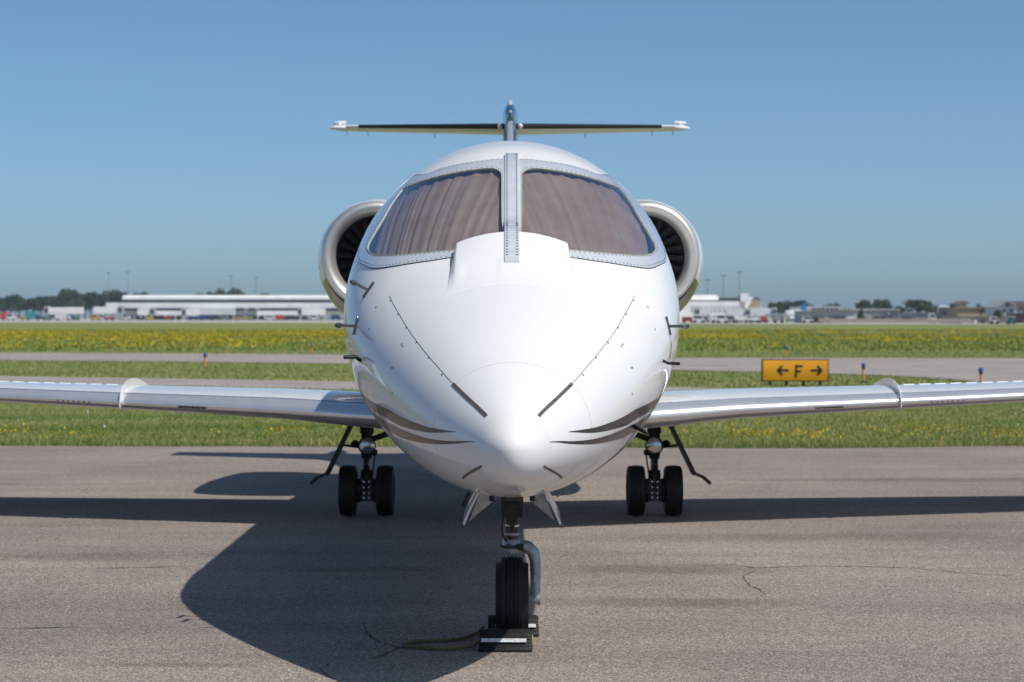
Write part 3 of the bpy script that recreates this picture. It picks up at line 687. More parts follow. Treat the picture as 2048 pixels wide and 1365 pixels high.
# ---- engines
ED, EX, EZ = 21.0, 1.262, CZ + (HY - 512) / F * 21.0
for sgn in (1, -1):
    c = (EX * sgn, ED, EZ)
    cowl = []; low = MB(); upm = MB(); prof = [(.07, .512, 0), (.2, .545, -.01), (.5, .585, -.03), (1.0, .605, -.05), (1.7, .585, -.04), (2.3, .52, -.02), (2.9, .42, 0)]
    NA = 64; rows = [[(c[0] + r * math.cos(2 * PI * j / NA), ED + a, EZ + dz + r * math.sin(2 * PI * j / NA) * (1.05 if math.sin(2 * PI * j / NA) < 0 else 1)) for j in range(NA)] for a, r, dz in prof]
    full = MB().grid(rows, closed=True); up_ = MB(); lo_ = MB(); up_.v = list(full.v); lo_.v = list(full.v)
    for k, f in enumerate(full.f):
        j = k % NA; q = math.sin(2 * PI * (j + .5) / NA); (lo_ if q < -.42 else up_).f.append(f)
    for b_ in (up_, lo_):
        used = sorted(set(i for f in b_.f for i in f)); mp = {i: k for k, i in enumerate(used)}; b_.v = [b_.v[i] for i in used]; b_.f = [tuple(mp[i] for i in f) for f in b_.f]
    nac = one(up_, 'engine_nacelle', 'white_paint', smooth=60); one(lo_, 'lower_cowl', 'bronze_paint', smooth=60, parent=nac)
    lip = [(.24, .388), (.16, .386), (.09, .394), (.045, .410), (.015, .432), (0, .455), (.002, .472), (.012, .488), (.03, .501), (.055, .510), (.085, .5155)]
    one(MB().lathe(lip, c, n=96), 'intake_lip', 'lip_metal', smooth=179, parent=nac)
    one(MB().lathe([(.235, .3875), (.30, .380), (.62, .380), (.64, .05)], c, n=64), 'intake_duct', 'duct_dark', smooth=60, parent=nac)
    one(MB().lathe([(.30, .3805), (.31, .374), (.33, .374), (.34, .3805)], c, n=64), 'duct_ring', 'blade_metal', smooth=60, parent=nac)
    one(MB().lathe([(.26, .002), (.30, .05), (.38, .10), (.46, .13), (.56, .14)], c, n=32), 'spinner', 'blade_metal', smooth=60, parent=nac)
    bm_ = MB(); rr = np.linspace(.12, .374, 7); rows = []
    for r in rr:
        tw = R(30 + 32 * (r - .12) / .3); ch = .075 + .05 * (r - .12) / .3; cu = .04 * ((r - .12) / .3) ** 2
        rows.append([(ch * q * math.sin(tw) + cu, .44 + ch * q * math.cos(tw), r) for q in (-.9, -.3, .3, .9)])
    bme = bm_.grid(rows).mesh('fan_blade', 179); bme.materials.append(MATS['blade_metal'])
    for i in range(22):
        o = obj('fan_blade', bme, None, nac, tuple(np.array(c) - L0)); o.rotation_euler = (0, 2 * PI * i / 22, 0)
    py = MB().add([(sgn * x, y, z) for x, y, z in ((.62, 21.75, 2.42), (1.05, 21.85, 2.42), (1.05, 23.6, 2.40), (.5, 23.9, 2.40), (.62, 21.75, 2.28), (1.05, 21.85, 2.28), (1.05, 23.6, 2.30), (.5, 23.9, 2.30))], [(0, 1, 2, 3), (7, 6, 5, 4), (0, 4, 5, 1), (1, 5, 6, 2), (2, 6, 7, 3), (3, 7, 4, 0)])
    one(py, 'pylon', 'white_paint', parent=nac, smooth=None)
    one(MB().lathe([(2.9, .42), (3.05, .33), (3.0, .30), (2.5, .28)], c, n=48), 'exhaust_nozzle', 'dark_metal', parent=nac)

# ---- tail
def sym(c, t, n=14):
    u = (1 - np.cos(np.linspace(0, PI, n))) / 2; yt = 5 * t * (.2969 * np.sqrt(u) - .126 * u - .3516 * u**2 + .2843 * u**3 - .1036 * u**4)
    return [(q * c, y * c) for q, y in zip(u, yt)][::-1] + [(q * c, -y * c) for q, y in zip(u, yt)][1:]
fr_rows = []
for t in np.linspace(0, 1, 8):
    z = 2.6 + 1.42 * t; y0 = 22.0 + 3.55 * t ** .9; c_ = 4.2 - 2.7 * t; th = .06 + .035 * t; fr_rows.append([(b_, y0 + a, z) for a, b_ in sym(c_, th)])
fin = one(MB().grid(fr_rows), 'tail_fin', 'blue_paint', smooth=60, label='dark blue swept tail fin with silver leading edge')
one(MB().grid([[(x * 1.1, y - .008, z) for x, y, z in r[12:15]] for r in fr_rows]), 'leading_edge', 'polished_metal', parent=fin, smooth=60)
bz = CZ + (HY - 240) / F * 26.4
bul = [(0, .004), (.06, .035), (.2, .062), (.5, .088), (1.1, .09), (1.9, .06), (2.3, .01)]
mb = MB(); rows = []
for a, r in bul: rows.append([(r * math.cos(q), 25.35 + a, 4.00 + (r * 2.0 if math.sin(q) > 0 else r * 2.6) * math.sin(q) + .02) for q in np.arange(20) * 2 * PI / 20])
one(MB().grid(rows, closed=True), 'bullet_fairing', 'blue_paint', parent=fin, smooth=60)
one(MB().tube([(0, 25.75, 4.12), (0, 25.7, 4.165), (0, 25.76, 4.20), (0, 26.0, 4.20)], [.02, .026, .024, .016], 12), 'antenna', 'placard', parent=fin, smooth=60)
one(MB().lathe([(0, .004), (.02, .016), (.06, .024), (.16, .03)], (0, 25.34, 4.05), n=20), 'bullet_tip', 'placard', parent=fin, smooth=60)
for sgn in (1, -1):
    rows = []
    for X in np.linspace(.04, 2.07, 8):
        y0 = 25.55 + .46 * X; c_ = 1.22 - .27 * X; rows.append([(X * sgn, y0 + a, 3.912 + .036 * X + b_ * .8 - .012 * a) for a, b_ in sym(c_, .10)])
    st = one(MB().grid(rows), 'tailplane', 'wing_paint', smooth=60)
    one(MB().grid([[(x, y - .006, z + .0) for x, y, z in [(p[0], p[1], p[2] + (p[2] - r[13][2]) * .08) for p in r[11:16]]] for r in rows[:-1]]), 'deice_boot', 'boot_black', parent=st, smooth=60)
    one(MB().lathe([(-.04, .003), (-.02, .018), (.06, .026), (.3, .026), (.5, .012)], (0, 0, 0), n=12) if 0 else MB().tube([(sgn * 1.94, 26.44, 3.965), (sgn * 1.96, 26.43, 3.965), (sgn * 2.09, 26.46, 3.96), (sgn * 2.12, 26.49, 3.96)], [.014, .022, .020, .006], 10), 'tip_fairing', 'white_paint', parent=st, smooth=60)
    one(MB().tube([(sgn * 1.95, 26.7, 4.045), (sgn * 1.96, 26.7, 4.045), (sgn * 2.08, 26.72, 4.04), (sgn * 2.10, 26.73, 4.04)], [.014, .023, .021, .007], 10), 'balance_horn', 'white_paint', parent=st, smooth=60)
    one(MB().tube([(sgn * 2.02, 26.72, 4.04), (sgn * 2.02, 26.5, 3.965)], .02, 8), 'horn_arm', 'white_paint', parent=st)
    one(MB().lathe([(0, .004), (.02, .026), (.3, .04)], (sgn * .115, 25.52, 3.91), n=14), 'root_fairing', 'white_paint', parent=st, smooth=60)
    for X in (.9, 1.7, 1.95): one(MB().tube([(sgn * X, 26.75, 3.90 + .036 * X), (sgn * X, 26.95, 3.85 + .036 * X)], .004, 6), 'static_wick', 'gear_dark', parent=st)

# ---- landing gear
def tyre(mb, cx, cy, cz, r, w, grooves, chine=None):
    hw = w / 2; prof = [(-hw * .80, r * .56), (-hw * .97, r * .66), (-hw, r * .78), (-hw * .96, r * .88)]
    if chine: prof = [(-hw * .80, r * .56), (-hw * .9, r * .66), (-hw * .93, r * .76), (-chine, r * .80), (-chine, r * .83), (-hw * .86, r * .87)]
    k = grooves; tw = hw * .72
    top = [(-tw - hw * .12, r * .955)]
    for i in range(k + 1):
        a = -tw + 2 * tw * i / (k + 1) + .004; b_ = -tw + 2 * tw * (i + 1) / (k + 1) - .004
        crown = lambda q: r * (1 - .035 * (q / tw) ** 2)
        top += [(a, crown(a) - (.007 if i else 0)), (a + .001, crown(a)), (b_ - .001, crown(b_)), (b_, crown(b_) - (.007 if i < k else 0))]
    top.append((tw + hw * .12, r * .955))
    prof = prof + top + [(-a, q) for a, q in prof[::-1]]
    return mb.lathe(prof, (cx, cy, cz), 'x', 56)
NG = 12.0
ng = one(MB().box((-.052, NG - .05, .675), (.052, NG + .06, .83)).box((-.058, NG - .055, .685), (.058, NG + .065, .72)), 'nose_gear', 'gear_dark', smooth=None, label='nose landing gear leg with single wheel on a one-sided fork')
one(MB().box((-.060, NG - .062, .725), (-.044, NG - .045, .86)).box((.044, NG - .062, .725), (.060, NG - .045, .86)).tube([(-.045, NG - .06, .775), (.045, NG - .06, .775)], .022, 12), 'trunnion', 'dark_metal', parent=ng, smooth=40)
one(MB().tube([(0, NG, .68), (0, NG, .50)], .036, 24), 'piston', 'dark_metal', parent=ng)
one(MB().lathe([(0, .037), (.004, .040), (.012, .040), (.016, .037)], (0, NG, .575), 'z', 24), 'collar', 'gear_grey', parent=ng)
one(MB().prism([(-.022, NG - .039, .675), (.022, NG - .039, .675), (.008, NG - .041, .60), (-.008, NG - .041, .60)], (0, -.012, 0)), 'torque_link', 'gear_dark', parent=ng, smooth=None)
fk = MB().tube([(0, NG, .556), (0, NG, .552), (0, NG, .484), (0, NG, .479)], [.048, .052, .052, .048], 28)
fk.tube([(.005, NG, .519), (.05, NG, .522), (.085, NG, .513), (.113, NG + .002, .484), (.124, NG + .004, .44), (.126, NG + .005, .36), (.125, NG + .006, .29), (.126, NG + .006, .255), (.126, NG + .006, .20)], [.034, .034, .034, .033, .030, .028, .027, .030, .030], 18)
one(fk, 'fork', 'gear_grey', parent=ng, smooth=50)
one(MB().box((.028, NG - .066, .502), (.062, NG - .045, .536)), 'clamp_block', 'gear_dark', parent=ng, smooth=None)
one(MB().tube([(-.062, NG - .058, .521), (.04, NG - .058, .521)], .006, 8).tube([(-.03, NG - .058, .521), (-.012, NG - .058, .521)], .013, 8).box((-.05, NG - .062, .508), (.03, NG - .045, .514)), 'tow_pin', 'dark_metal', parent=ng, smooth=None)
one(MB().tube([(.05, NG + .004, .232), (.150, NG + .004, .232)], [.032, .034], 18), 'axle', 'gear_grey', parent=ng)
one(MB().lathe([(-.034, .003), (-.032, .009), (-.024, .012), (-.02, .012)], (.118, NG + .006, .238), 'y', 12), 'axle_bolt', 'brass', parent=ng)
one(MB().tube([(-.040, NG - .03, .70), (-.055, NG - .045, .64), (-.050, NG - .05, .58), (-.030, NG - .055, .548)], .005, 8), 'hose', 'gear_dark', parent=ng)
one(MB().lathe([(0, .037), (.003, .039), (.010, .039), (.013, .037)], (0, NG, .622), 'z', 24), 'wiper_ring', 'chrome', parent=ng)
one(MB().box((.117, NG - .026, .325), (.135, NG - .020, .365)), 'data_plate', 'placard', parent=ng, smooth=None)
one(tyre(MB(), 0, NG, .232, .232, .135, 4, .0875), 'tyre', 'rubber', parent=ng, smooth=35)
one(MB().lathe([(-.05, .03), (-.052, .128), (-.04, .132), (.04, .132), (.052, .128), (.05, .03)], (0, NG, .232), 'x', 32), 'rim', 'gear_grey', parent=ng)
for s_ in (-1, 1):                                                # nose gear doors hang open either side of the leg
    a, b_ = np.array([s_ * .165, 0, .855]), np.array([s_ * .262, 0, .655])
    rows = []
    for y in np.linspace(11.72, 12.35, 8):
        k = 1 if y < 12.2 else .92; rows.append([(a[0] + (b_[0] - a[0]) * t + s_ * .004 * math.sin(PI * t), y, a[2] + (b_[2] - a[2]) * t * k) for t in np.linspace(0, 1, 7)])
    mb = MB().grid(rows); mb.grid([[(x - s_ * .012, y, z - .002) for x, y, z in r] for r in rows])
    e = rows[0]; mb.grid([e, [(x - s_ * .012, y, z - .002) for x, y, z in e]]); mb.grid([[r[-1] for r in rows], [(r[-1][0] - s_ * .012, r[-1][1], r[-1][2] - .002) for r in rows]])
    dr = one(mb, 'nose_gear_door', 'white_paint', smooth=50)
    one(MB().add([(s_ * .168, 11.76, .825), (s_ * .09, 11.80, .80), (s_ * .10, 11.81, .775), (s_ * .225, 11.76, .672)], [(0, 1, 2, 3)]).prism([(s_ * .168, 11.765, .825), (s_ * .09, 11.80, .80), (s_ * .10, 11.80, .775), (s_ * .225, 11.765, .672)], (0, .012, 0)), 'door_bracket', 'gear_grey', parent=dr, smooth=None)
    one(MB().tube([(s_ * .105, 11.79, .85), (s_ * .105, 11.79, .775)], .012, 8), 'door_hinge', 'gear_dark', parent=dr)
    one(MB().tube([(s_ * .258, 11.735, .668), (s_ * .262, 11.72, .645)], .010, 8), 'door_latch', 'probe_metal', parent=dr)
# recessed well above the leg
one(MB().box((-.13, 11.75, .82), (.13, 12.5, .835)), 'gear_bay', 'duct_dark', smooth=None)
MG = 19.62
for sgn in (1, -1):
    cx = 1.258 * sgn; f_ = lambda p: (cx + sgn * p[0], p[1], p[2])
    mg = one(MB().tube([(cx, MG + .02, 1.0), (cx, MG + .02, .72)], .062, 18).tube([(cx, MG, .74), (cx, MG, .60), (cx, MG, .58)], [.05, .05, .058], 18).tube([(cx, MG, .60), (cx, MG, .50)], [.06, .045], 16).box((cx - .06, MG - .05, .585), (cx + .06, MG + .05, .625)), 'main_gear', 'gear_dark', smooth=40)
    one(MB().tube([(cx, MG, .52), (cx, MG, .30)], .034, 18), 'piston', 'gear_grey', parent=mg)
    one(MB().tube([(cx, MG, .40), (cx, MG, .36), (cx, MG, .22)], [.05, .055, .05], 16).tube([(cx - .16, MG, .222), (cx + .16, MG, .222)], .036, 16), 'axle', 'gear_dark', parent=mg)
    for s2 in (-1, 1):
        one(tyre(MB(), cx + s2 * .163, MG, .222, .222, .155, 4), 'tyre', 'rubber', parent=mg, smooth=35)
        one(MB().lathe([(-.06, .03), (-.06, .118), (.06, .118), (.06, .03)], (cx + s2 * .163, MG, .222), 'x', 28), 'rim', 'gear_grey', parent=mg)
        one(MB().lathe([(-.022, .04), (-.022, .105), (.022, .105), (.022, .04)], (cx + s2 * .075, MG, .222), 'x', 24), 'brake', 'gear_dark', parent=mg)
        for zz_ in (.16, .20, .25, .30): one(MB().lathe([(-.016, .002), (-.012, .012), (0, .014), (.02, .014)], (cx + s2 * .026, MG - .06, zz_), 'y', 10), 'brake_bolt', 'chrome', parent=mg)
    one(MB().box((cx - .05, MG - .045, .13), (cx + .05, MG - .02, .33)), 'brake_housing', 'dark_metal', parent=mg, smooth=None)
    one(MB().prism([(cx - .04, MG - .05, .58), (cx + .04, MG - .05, .58), (cx + .02, MG - .1, .46), (cx - .02, MG - .1, .46)], (0, .02, 0)).prism([(cx - .02, MG - .1, .455), (cx + .02, MG - .1, .455), (cx + .035, MG - .05, .36), (cx - .035, MG - .05, .36)], (0, .02, 0)), 'torque_link', 'gear_dark', parent=mg, smooth=None)
    lc = (cx - sgn * .01, MG - .14, .622)
    ll = one(MB().lathe([(.11, .03), (.08, .062), (.02, .078), (0, .08), (-.006, .076), (0, .071)], lc, 'y', 28), 'landing_light', 'gear_dark', parent=mg)
    one(MB().lathe([(0, .0715), (-.008, .06), (-.013, .03), (-.015, .002)], lc, 'y', 28), 'lens', 'lamp_glass', parent=mg, smooth=60)
    one(MB().tube([f_((.085, MG - .1, .64)), f_((.10, MG - .08, .635)), f_((.12, MG - .05, .63))], [.03, .033, .02], 12).tube([f_((-.06, MG - .06, .56)), f_((-.09, MG - .05, .555))], [.03, .025], 10), 'actuator', 'gear_dark', parent=mg)
    one(MB().tube([f_((-.02, MG, .66)), f_((-.30, MG + .1, .76))], [.026, .026], 10), 'side_brace', 'gear_dark', parent=mg)
    # outboard door leaning away from the leg, with its foot
    one(MB().bar(f_((.10, MG - .12, .86)), f_((.335, MG - .12, .375)), .032, .30, up=(0, -1, 0)), 'gear_door', 'gear_dark', parent=mg, smooth=None)
    one(MB().bar(f_((.20, MG - .20, .665)), f_((.345, MG - .20, .375)), .016, .10, up=(0, -1, 0)), 'door_edge', 'gear_grey', parent=mg, smooth=None)
    one(MB().bar(f_((.33, MG - .12, .385)), f_((.42, MG - .12, .345)), .024, .12, up=(0, -1, 0)).bar(f_((.41, MG - .12, .352)), f_((.478, MG - .12, .292)), .030, .10, up=(0, -1, 0)), 'door_foot', 'gear_dark', parent=mg, smooth=None)
    one(MB().tube([f_((-.05, MG - .05, .62)), f_((-.075, MG - .07, .52)), f_((-.06, MG - .08, .42)), f_((-.045, MG - .07, .33))], .007, 8), 'brake_hose', 'gear_dark', parent=mg)
    one(MB().tube([f_((.05, MG - .05, .60)), f_((.20, MG - .1, .625))], .010, 8), 'door_link', 'gear_dark', parent=mg)

# ================================================================ WHEEL CHOCKS
def chock(cx, cy, rz, label, worn):
    t = empty('wheel_chock', (cx, cy, 0), rz); tag(t, label, 'wheel chock', 'rubber chocks at the nose wheel')
    prof = [(-.078, 0), (-.078, .012)]                            # ribbed slope on both faces
    for i in range(5): a = i / 5; prof += [(-.074 + .040 * a, .016 + .082 * a), (-.070 + .040 * a, .020 + .082 * a), (-.072 + .040 * (a + .16), .018 + .082 * (a + .13))]
    prof += [(-.030, .104), (-.022, .110), (.022, .110), (.030, .104)] + [(.074 - .044 * (1 - i / 4) , .020 + .082 * (1 - i / 4)) for i in range(5)] + [(.078, .012), (.078, 0)]
    hw = .138; mb = MB(); rows = []
    for x, k in ((-hw, .93), (-hw + .008, 1), (hw - .02, 1), (hw, .88)): rows.append([(x, y * k, .055 + (z - .055) * k if z > .001 else 0.) for y, z in prof])
    mb.grid(rows, closed=True); n = len(prof); mb.f += [tuple(range(n)), tuple(range(3 * n, 4 * n))[::-1]]
    me = mb.mesh('body', 30); fix_normals(me); obj('body', me, 'chock_rubber', t)
    p0, p1 = (-.0605, .052), (-.0525, .070); x0, x1 = (-.128, .108) if not worn else (-.10, .122)
    me = MB().prism([(x0, p0[0] - .006, p0[1]), (x1, p0[0] - .006, p0[1]), (x1, p1[0] - .006, p1[1]), (x0, p1[0] - .006, p1[1])], (0, .004, -.001)).mesh('reflective_stripe'); fix_normals(me); obj('reflective_stripe', me, 'reflective_tape', t)
    me = MB().lathe([(0, .012), (.004, .014), (.004, .028), (0, .030)], (hw - .001, .0, .05), 'x', 20).mesh('rope_eye', 40); fix_normals(me); obj('rope_eye', me, 'yellow_worn', t)
    me = MB().lathe([(0, .012), (-.004, .014), (-.004, .028), (0, .030)], (-hw + .001, .0, .05), 'x', 20).mesh('rope_eye', 40); fix_normals(me); obj('rope_eye', me, 'yellow_worn', t)
    return t
chock(-.031, 11.725, R(-2.2), 'black rubber chock in front of the nose tyre with white stripe', 0)
chock(.006, 12.275, R(2.), 'black rubber chock behind the nose tyre, partly hidden by it', 1)
rp = [np.array(q) for q in [(-.17, 11.72, .05), (-.20, 11.72, .03), (-.27, 11.72, .014), (-.38, 11.70, .012), (-.47, 11.735, .012), (-.545, 11.77, .012), (-.575, 11.84, .012), (-.555, 11.905, .012), (-.48, 11.96, .012), (-.38, 12.0, .012), (-.28, 12.05, .012), (-.20, 12.20, .02), (-.155, 12.27, .045)]]
rp = smooth_loop(rp, 150, False); rope = MB(); 
for k in range(3):
    strand = []
    for i, p in enumerate(rp):
        t = unit(rp[min(i + 1, 149)] - rp[max(i - 1, 0)]); s_ = unit(np.cross(t, (0, 0, 1))); u = np.cross(s_, t); q = i * .55 + k * 2 * PI / 3; strand.append(p + (s_ * math.cos(q) + u * math.sin(q)) * .0045)
    rope.tube(strand, .0058, 6)
me = rope.mesh('chock_rope', 60); tag(obj('chock_rope', me, 'rope_fibre', None), 'loop of olive rope on the asphalt tying the two chocks together', 'rope')

# ================================================================ SIGN AND EDGE LIGHTS
sd_ = 57.0; c = at(1590, 770, sd_); sg = empty('taxiway_sign', (c[0], sd_, -.03), R(-3)); tag(sg, 'yellow taxiway sign with black letter F between two arrows, on four short legs', 'sign')
def sp(mb, name, m, smooth=None, parent=sg):
    me = mb.mesh(name, smooth); fix_normals(me); return obj(name, me, m, parent)
W, H0, H1 = .845, .115, .675
sp(MB().box((-W, -.09, H0), (W, .11, H1)), 'cabinet', 'sign_black')
def curved(x0, x1, z0, z1, y, n=10):                              # face bows outward a little
    rows = [[(x, y - .035 * math.sin(PI * (z - H0) / (H1 - H0)), z) for x in (x0, x1)] for z in np.linspace(z0, z1, n)]
    return MB().grid(rows)
face = sp(curved(-W + .03, W - .03, H0 + .025, H1 - .02, -.094), 'sign_face', 'sign_yellow', 60)
def glyph(polys, name):
    mb = MB()
    for poly in polys:
        mb.prism([(x, -.099 - .035 * math.sin(PI * (z - H0) / (H1 - H0)), z) for x, z in poly], (0, .004, 0))
    sp(mb, name, 'sign_black')
zc = .395
glyph([[(-.01, .22), (.045, .22), (.045, .35), (-.01, .35)], [(-.01, .35), (.045, .35), (.045, .53), (-.01, .53)], [(.045, .475), (.19, .475), (.19, .53), (.045, .53)], [(.045, .345), (.14, .345), (.14, .40), (.045, .40)]], 'letter_f')
def arrow(x, s_): return [[(x, zc - .028), (x + s_ * .22, zc - .028), (x + s_ * .22, zc + .028), (x, zc + .028)], [(x + s_ * .31, zc), (x + s_ * .19, zc + .13), (x + s_ * .135, zc + .105), (x + s_ * .22, zc)], [(x + s_ * .31, zc), (x + s_ * .22, zc), (x + s_ * .135, zc - .105), (x + s_ * .19, zc - .13)]]
glyph(arrow(-.17, -1), 'arrow'); glyph(arrow(.39, 1), 'arrow')
for x in (-.63, -.215, .215, .63): sp(MB().tube([(x, 0, 0), (x, 0, H0 + .01)], .035, 10).lathe([(0, .07), (.02, .07)], (x, 0, 0), 'z', 10, True, True), 'leg', 'sign_black', 40)

def edge_light():
    t = empty('taxiway_light', (0, 0, 0))
    def q(mb, name, m, sm=40): me = mb.mesh(name, sm); fix_normals(me); return obj(name, me, m, t)
    q(MB().lathe([(0, .09), (.03, .09), (.035, .04)], (0, 0, 0), 'z', 16, True, True), 'base', 'gear_dark'); q(MB().tube([(0, 0, .03), (0, 0, .36)], .032, 12), 'post', 'post_orange')
    q(MB().lathe([(.36, .03), (.37, .05), (.40, .05), (.41, .045)], (0, 0, 0), 'z', 16), 'fixture', 'gear_dark'); q(MB().lathe([(.41, .045), (.44, .058), (.49, .055), (.515, .035), (.525, .004)], (0, 0, 0), 'z', 16), 'lens', 'lens_blue', 60)
    return t
el0 = edge_light()
for i, (px, py, lb) in enumerate(((410, 735, 'blue taxiway light on orange post, alone on the grass left of the jet'), (623, 708.5, 'small far blue taxiway light just left of the jet engine'), (1571, 715, 'blue taxiway light on the far taxiway edge above the yellow sign'),
                                  (1727, 763, 'blue taxiway light on orange post, first to the right of the yellow sign'), (1962, 776, 'blue taxiway light on orange post nearest the right edge of the picture'))):
    o = el0 if i == 0 else copy_tree(el0); x, y = gp(px, py); o.location = (x, y, -.03); tag(o, lb, 'taxiway light', 'blue taxiway edge lights')

# ================================================================ FAR BUILDINGS
def box_px(mb, x0, x1, y0, y1, d, dep):                            # a box whose front stands at distance d
    a, b_ = at(x0, y1, d), at(x1, y0, d); return mb.box((a[0], d, max(a[2], -.02) if y1 > 640 else a[2]), (b_[0], d + dep, b_[2]))
def bthing(name, label, cat, px, d, group=None):
    t = empty(name, ((px - CX) / F * d, d, -.02)); tag(t, label, cat, group); return t
def bpart(t, mb, name, m, parent=None, smooth=None):
    me = mb.mesh(name, smooth, tuple(t.location)); fix_normals(me); return obj(name, me, m, parent or t)
DT = 960.; GY = HY + F * (CZ + .02) / DT                          # ground row at that distance
tm = bthing('terminal_building', 'long low white airport terminal with dark window bands, left of the jet', 'terminal', 470, DT)
bpart(tm, box_px(MB(), 214, 900, 606, GY, DT + 6, 40), 'wall', 'bldg_white')
bpart(tm, box_px(MB(), 247, 900, 606, 612, DT + 14, 40), 'clerestory', 'window_dark')
r_ = MB(); a, b_ = at(238, 601, DT), at(900, 602, DT)
pr = [(0, 0), (0, 1.2), (3, 2.1), (12, 2.4), (40, 2.4), (40, 0)]
rf = bpart(tm, MB().prism([(a[0], DT + 8 + q, a[2] + z) for q, z in pr], (b_[0] - a[0], 0, 0)), 'roof', 'bldg_white')
bpart(tm, box_px(MB(), 244, 900, 599.6, 606.2, DT + 7.6, 1), 'window_band', 'window_dark')
bpart(tm, box_px(MB(), 212, 900, 606, 617, DT + 4, 3), 'fascia', 'bldg_white')
for x0, x1 in ((247, 281), (304, 365), (366, 372), (383, 392), (396, 402), (466, 488), (497, 510), (520, 597), (640, 700), (710, 800)):
    w_ = bpart(tm, box_px(MB(), x0, x1, 616.6, 622.3, DT + 3.4, 1.2), 'window', 'window_dark')
bpart(tm, box_px(MB(), 300, 366, 622, 631, DT + 2, 4), 'balcony', 'bldg_white'); bpart(tm, box_px(MB(), 514, 600, 622, 631.5, DT + 2, 4), 'balcony', 'bldg_white'); bpart(tm, box_px(MB(), 380, 470, 616, 630, DT + 1, 5), 'balcony', 'bldg_light')
for x0, x1 in ((244, 258), (262, 300), (302, 362), (408, 462), (470, 512), (518, 600), (604, 640)): bpart(tm, box_px(MB(), x0, x1, 631.7, GY, DT + 4.6, 1.3), 'service_opening', 'window_dark')
for x in (268, 290, 330, 350, 366, 395, 440, 466, 490, 515, 545, 575, 600, 650): bpart(tm, box_px(MB(), x, x + 1.6, 631, GY, DT + 1.5, .4), 'column', 'bldg_light')
def bridge(x0, x1, y0, y1, d, label, cab=-1, m='bldg_white'):
    t = bthing('jet_bridge', label, 'jet bridge', (x0 + x1) / 2, d, 'passenger bridges at the terminals'); gy = HY + F * (CZ + .02) / d
    a, b_ = at(x0, y0 + .8, d), at(x1, y0, d); h = (y1 - y0) * d / F
    tn = bpart(t, MB().add([(a[0], d, a[2] - h), (b_[0], d, b_[2] - h), (b_[0], d + 3, b_[2] - h), (a[0], d + 3, a[2] - h), (a[0], d, a[2]), (b_[0], d, b_[2]), (b_[0], d + 3, b_[2]), (a[0], d + 3, a[2])], [(0, 3, 2, 1), (4, 5, 6, 7), (0, 1, 5, 4), (1, 2, 6, 5), (2, 3, 7, 6), (3, 0, 4, 7)]), 'tunnel', m)
    e, f2 = (x0 - 9, x0) if cab < 0 else (x1, x1 + 9); bpart(t, box_px(MB(), e, f2, y0 - 1.5, y1 + 1, d - .5, 4.5), 'cab', 'bldg_grey'); bpart(t, box_px(MB(), e + 1.5, f2 - 1.5, y0 + 3, y1 - 3, d - .7, .3), 'cab_window', 'window_dark')
    for q in (.25, .75):
        xx = x0 + (x1 - x0) * q; bpart(t, box_px(MB(), xx - 2, xx + 2, y1, gy, d + .7, 1.6), 'support', 'bldg_light'); bpart(t, box_px(MB(), xx - 4, xx + 4, gy - 3.5, gy, d + .4, 2.2), 'bogie', 'veh_dark')
    return t
bridge(97, 165, 614.5, 627.5, 930, 'leftmost white jet bridge at the end of the long terminal'); bridge(187, 236, 613.5, 627, 935, 'white jet bridge second from the left, beside the terminal end', 1)
bridge(275, 300, 617, 630, 935, 'short white jet bridge in front of the left terminal windows', 1); bridge(372, 398, 618, 632, 935, 'white jet bridge with wide support at the middle of the left terminal', -1)
bridge(604, 650, 617, 630, 935, 'grey-legged jet bridge close beside the left engine', -1)
# masts
def mast(px, y0, d, label):
    t = bthing('lamp_mast', label, 'light mast', px, d, 'tall apron floodlight masts'); gy = HY + F * (CZ + .02) / d; p, q = at(px, gy, d), at(px, y0, d)
    bpart(t, MB().tube([p, q], [.14, .07], 8), 'pole', 'steel_grey', smooth=50); bpart(t, MB().box((q[0] - .9, d - .3, q[2] - .15), (q[0] + .9, d + .3, q[2] + .2)), 'lamp_head', 'steel_grey')
for a_ in ((217, 547, 980, 'thin light mast left of the terminal, first from the left'), (256, 545, 985, 'thin light mast over the left end of the terminal roof'), (462, 553, 1040, 'thin light mast behind the middle of the long terminal roof'), (512, 556, 1060, 'faint light mast behind the terminal roof near the left engine'),
           (1415, 560, 700, 'light mast nearest the right engine'), (1447, 552, 690, 'light mast above the right terminal, middle of three'), (1479, 545, 690, 'tallest light mast above the right terminal')): mast(*a_)

# right-hand terminal
DR = 640.; GR = HY + F * (CZ + .02) / DR
rt = bthing('terminal_building', 'white terminal hall with rounded roof and glass end, right of the jet', 'terminal', 1440, DR)
bpart(rt, box_px(MB(), 1200, 1478, 603, GR, DR, 30), 'wall', 'bldg_white')
bpart(rt, box_px(MB(), 1290, 1438, 600.5, 603.2, DR + 2, 20), 'window_band', 'window_dark')
a, b_ = at(1290, 600.4, DR + 2), at(1437, 600.4, DR + 2)
bpart(rt, MB().prism([(a[0], DR + 2 + 14 * (1 - math.cos(q)) / 2, a[2] + 1.5 * math.sin(q)) for q in np.linspace(0, PI, 14)], (b_[0] - a[0], 0, 0)), 'roof', 'bldg_white', smooth=40)
bpart(rt, box_px(MB(), 1438, 1476, 594.5, 603.2, DR + 3, 12), 'glass_hall', 'bldg_grey')
for x in range(1440, 1475, 5): bpart(rt, box_px(MB(), x, x + 3.6, 596, 602, DR + 2.8, .3), 'window', 'window_dark')
bpart(rt, box_px(MB(), 1481, 1497, 587.5, 603.2, DR + 2, 9), 'stair_tower', 'bldg_white'); bpart(rt, box_px(MB(), 1478, 1490, 603.2, GR, DR + 1, 20), 'end_wall', 'bldg_beige')
o_ = at(1490, 615, DR)
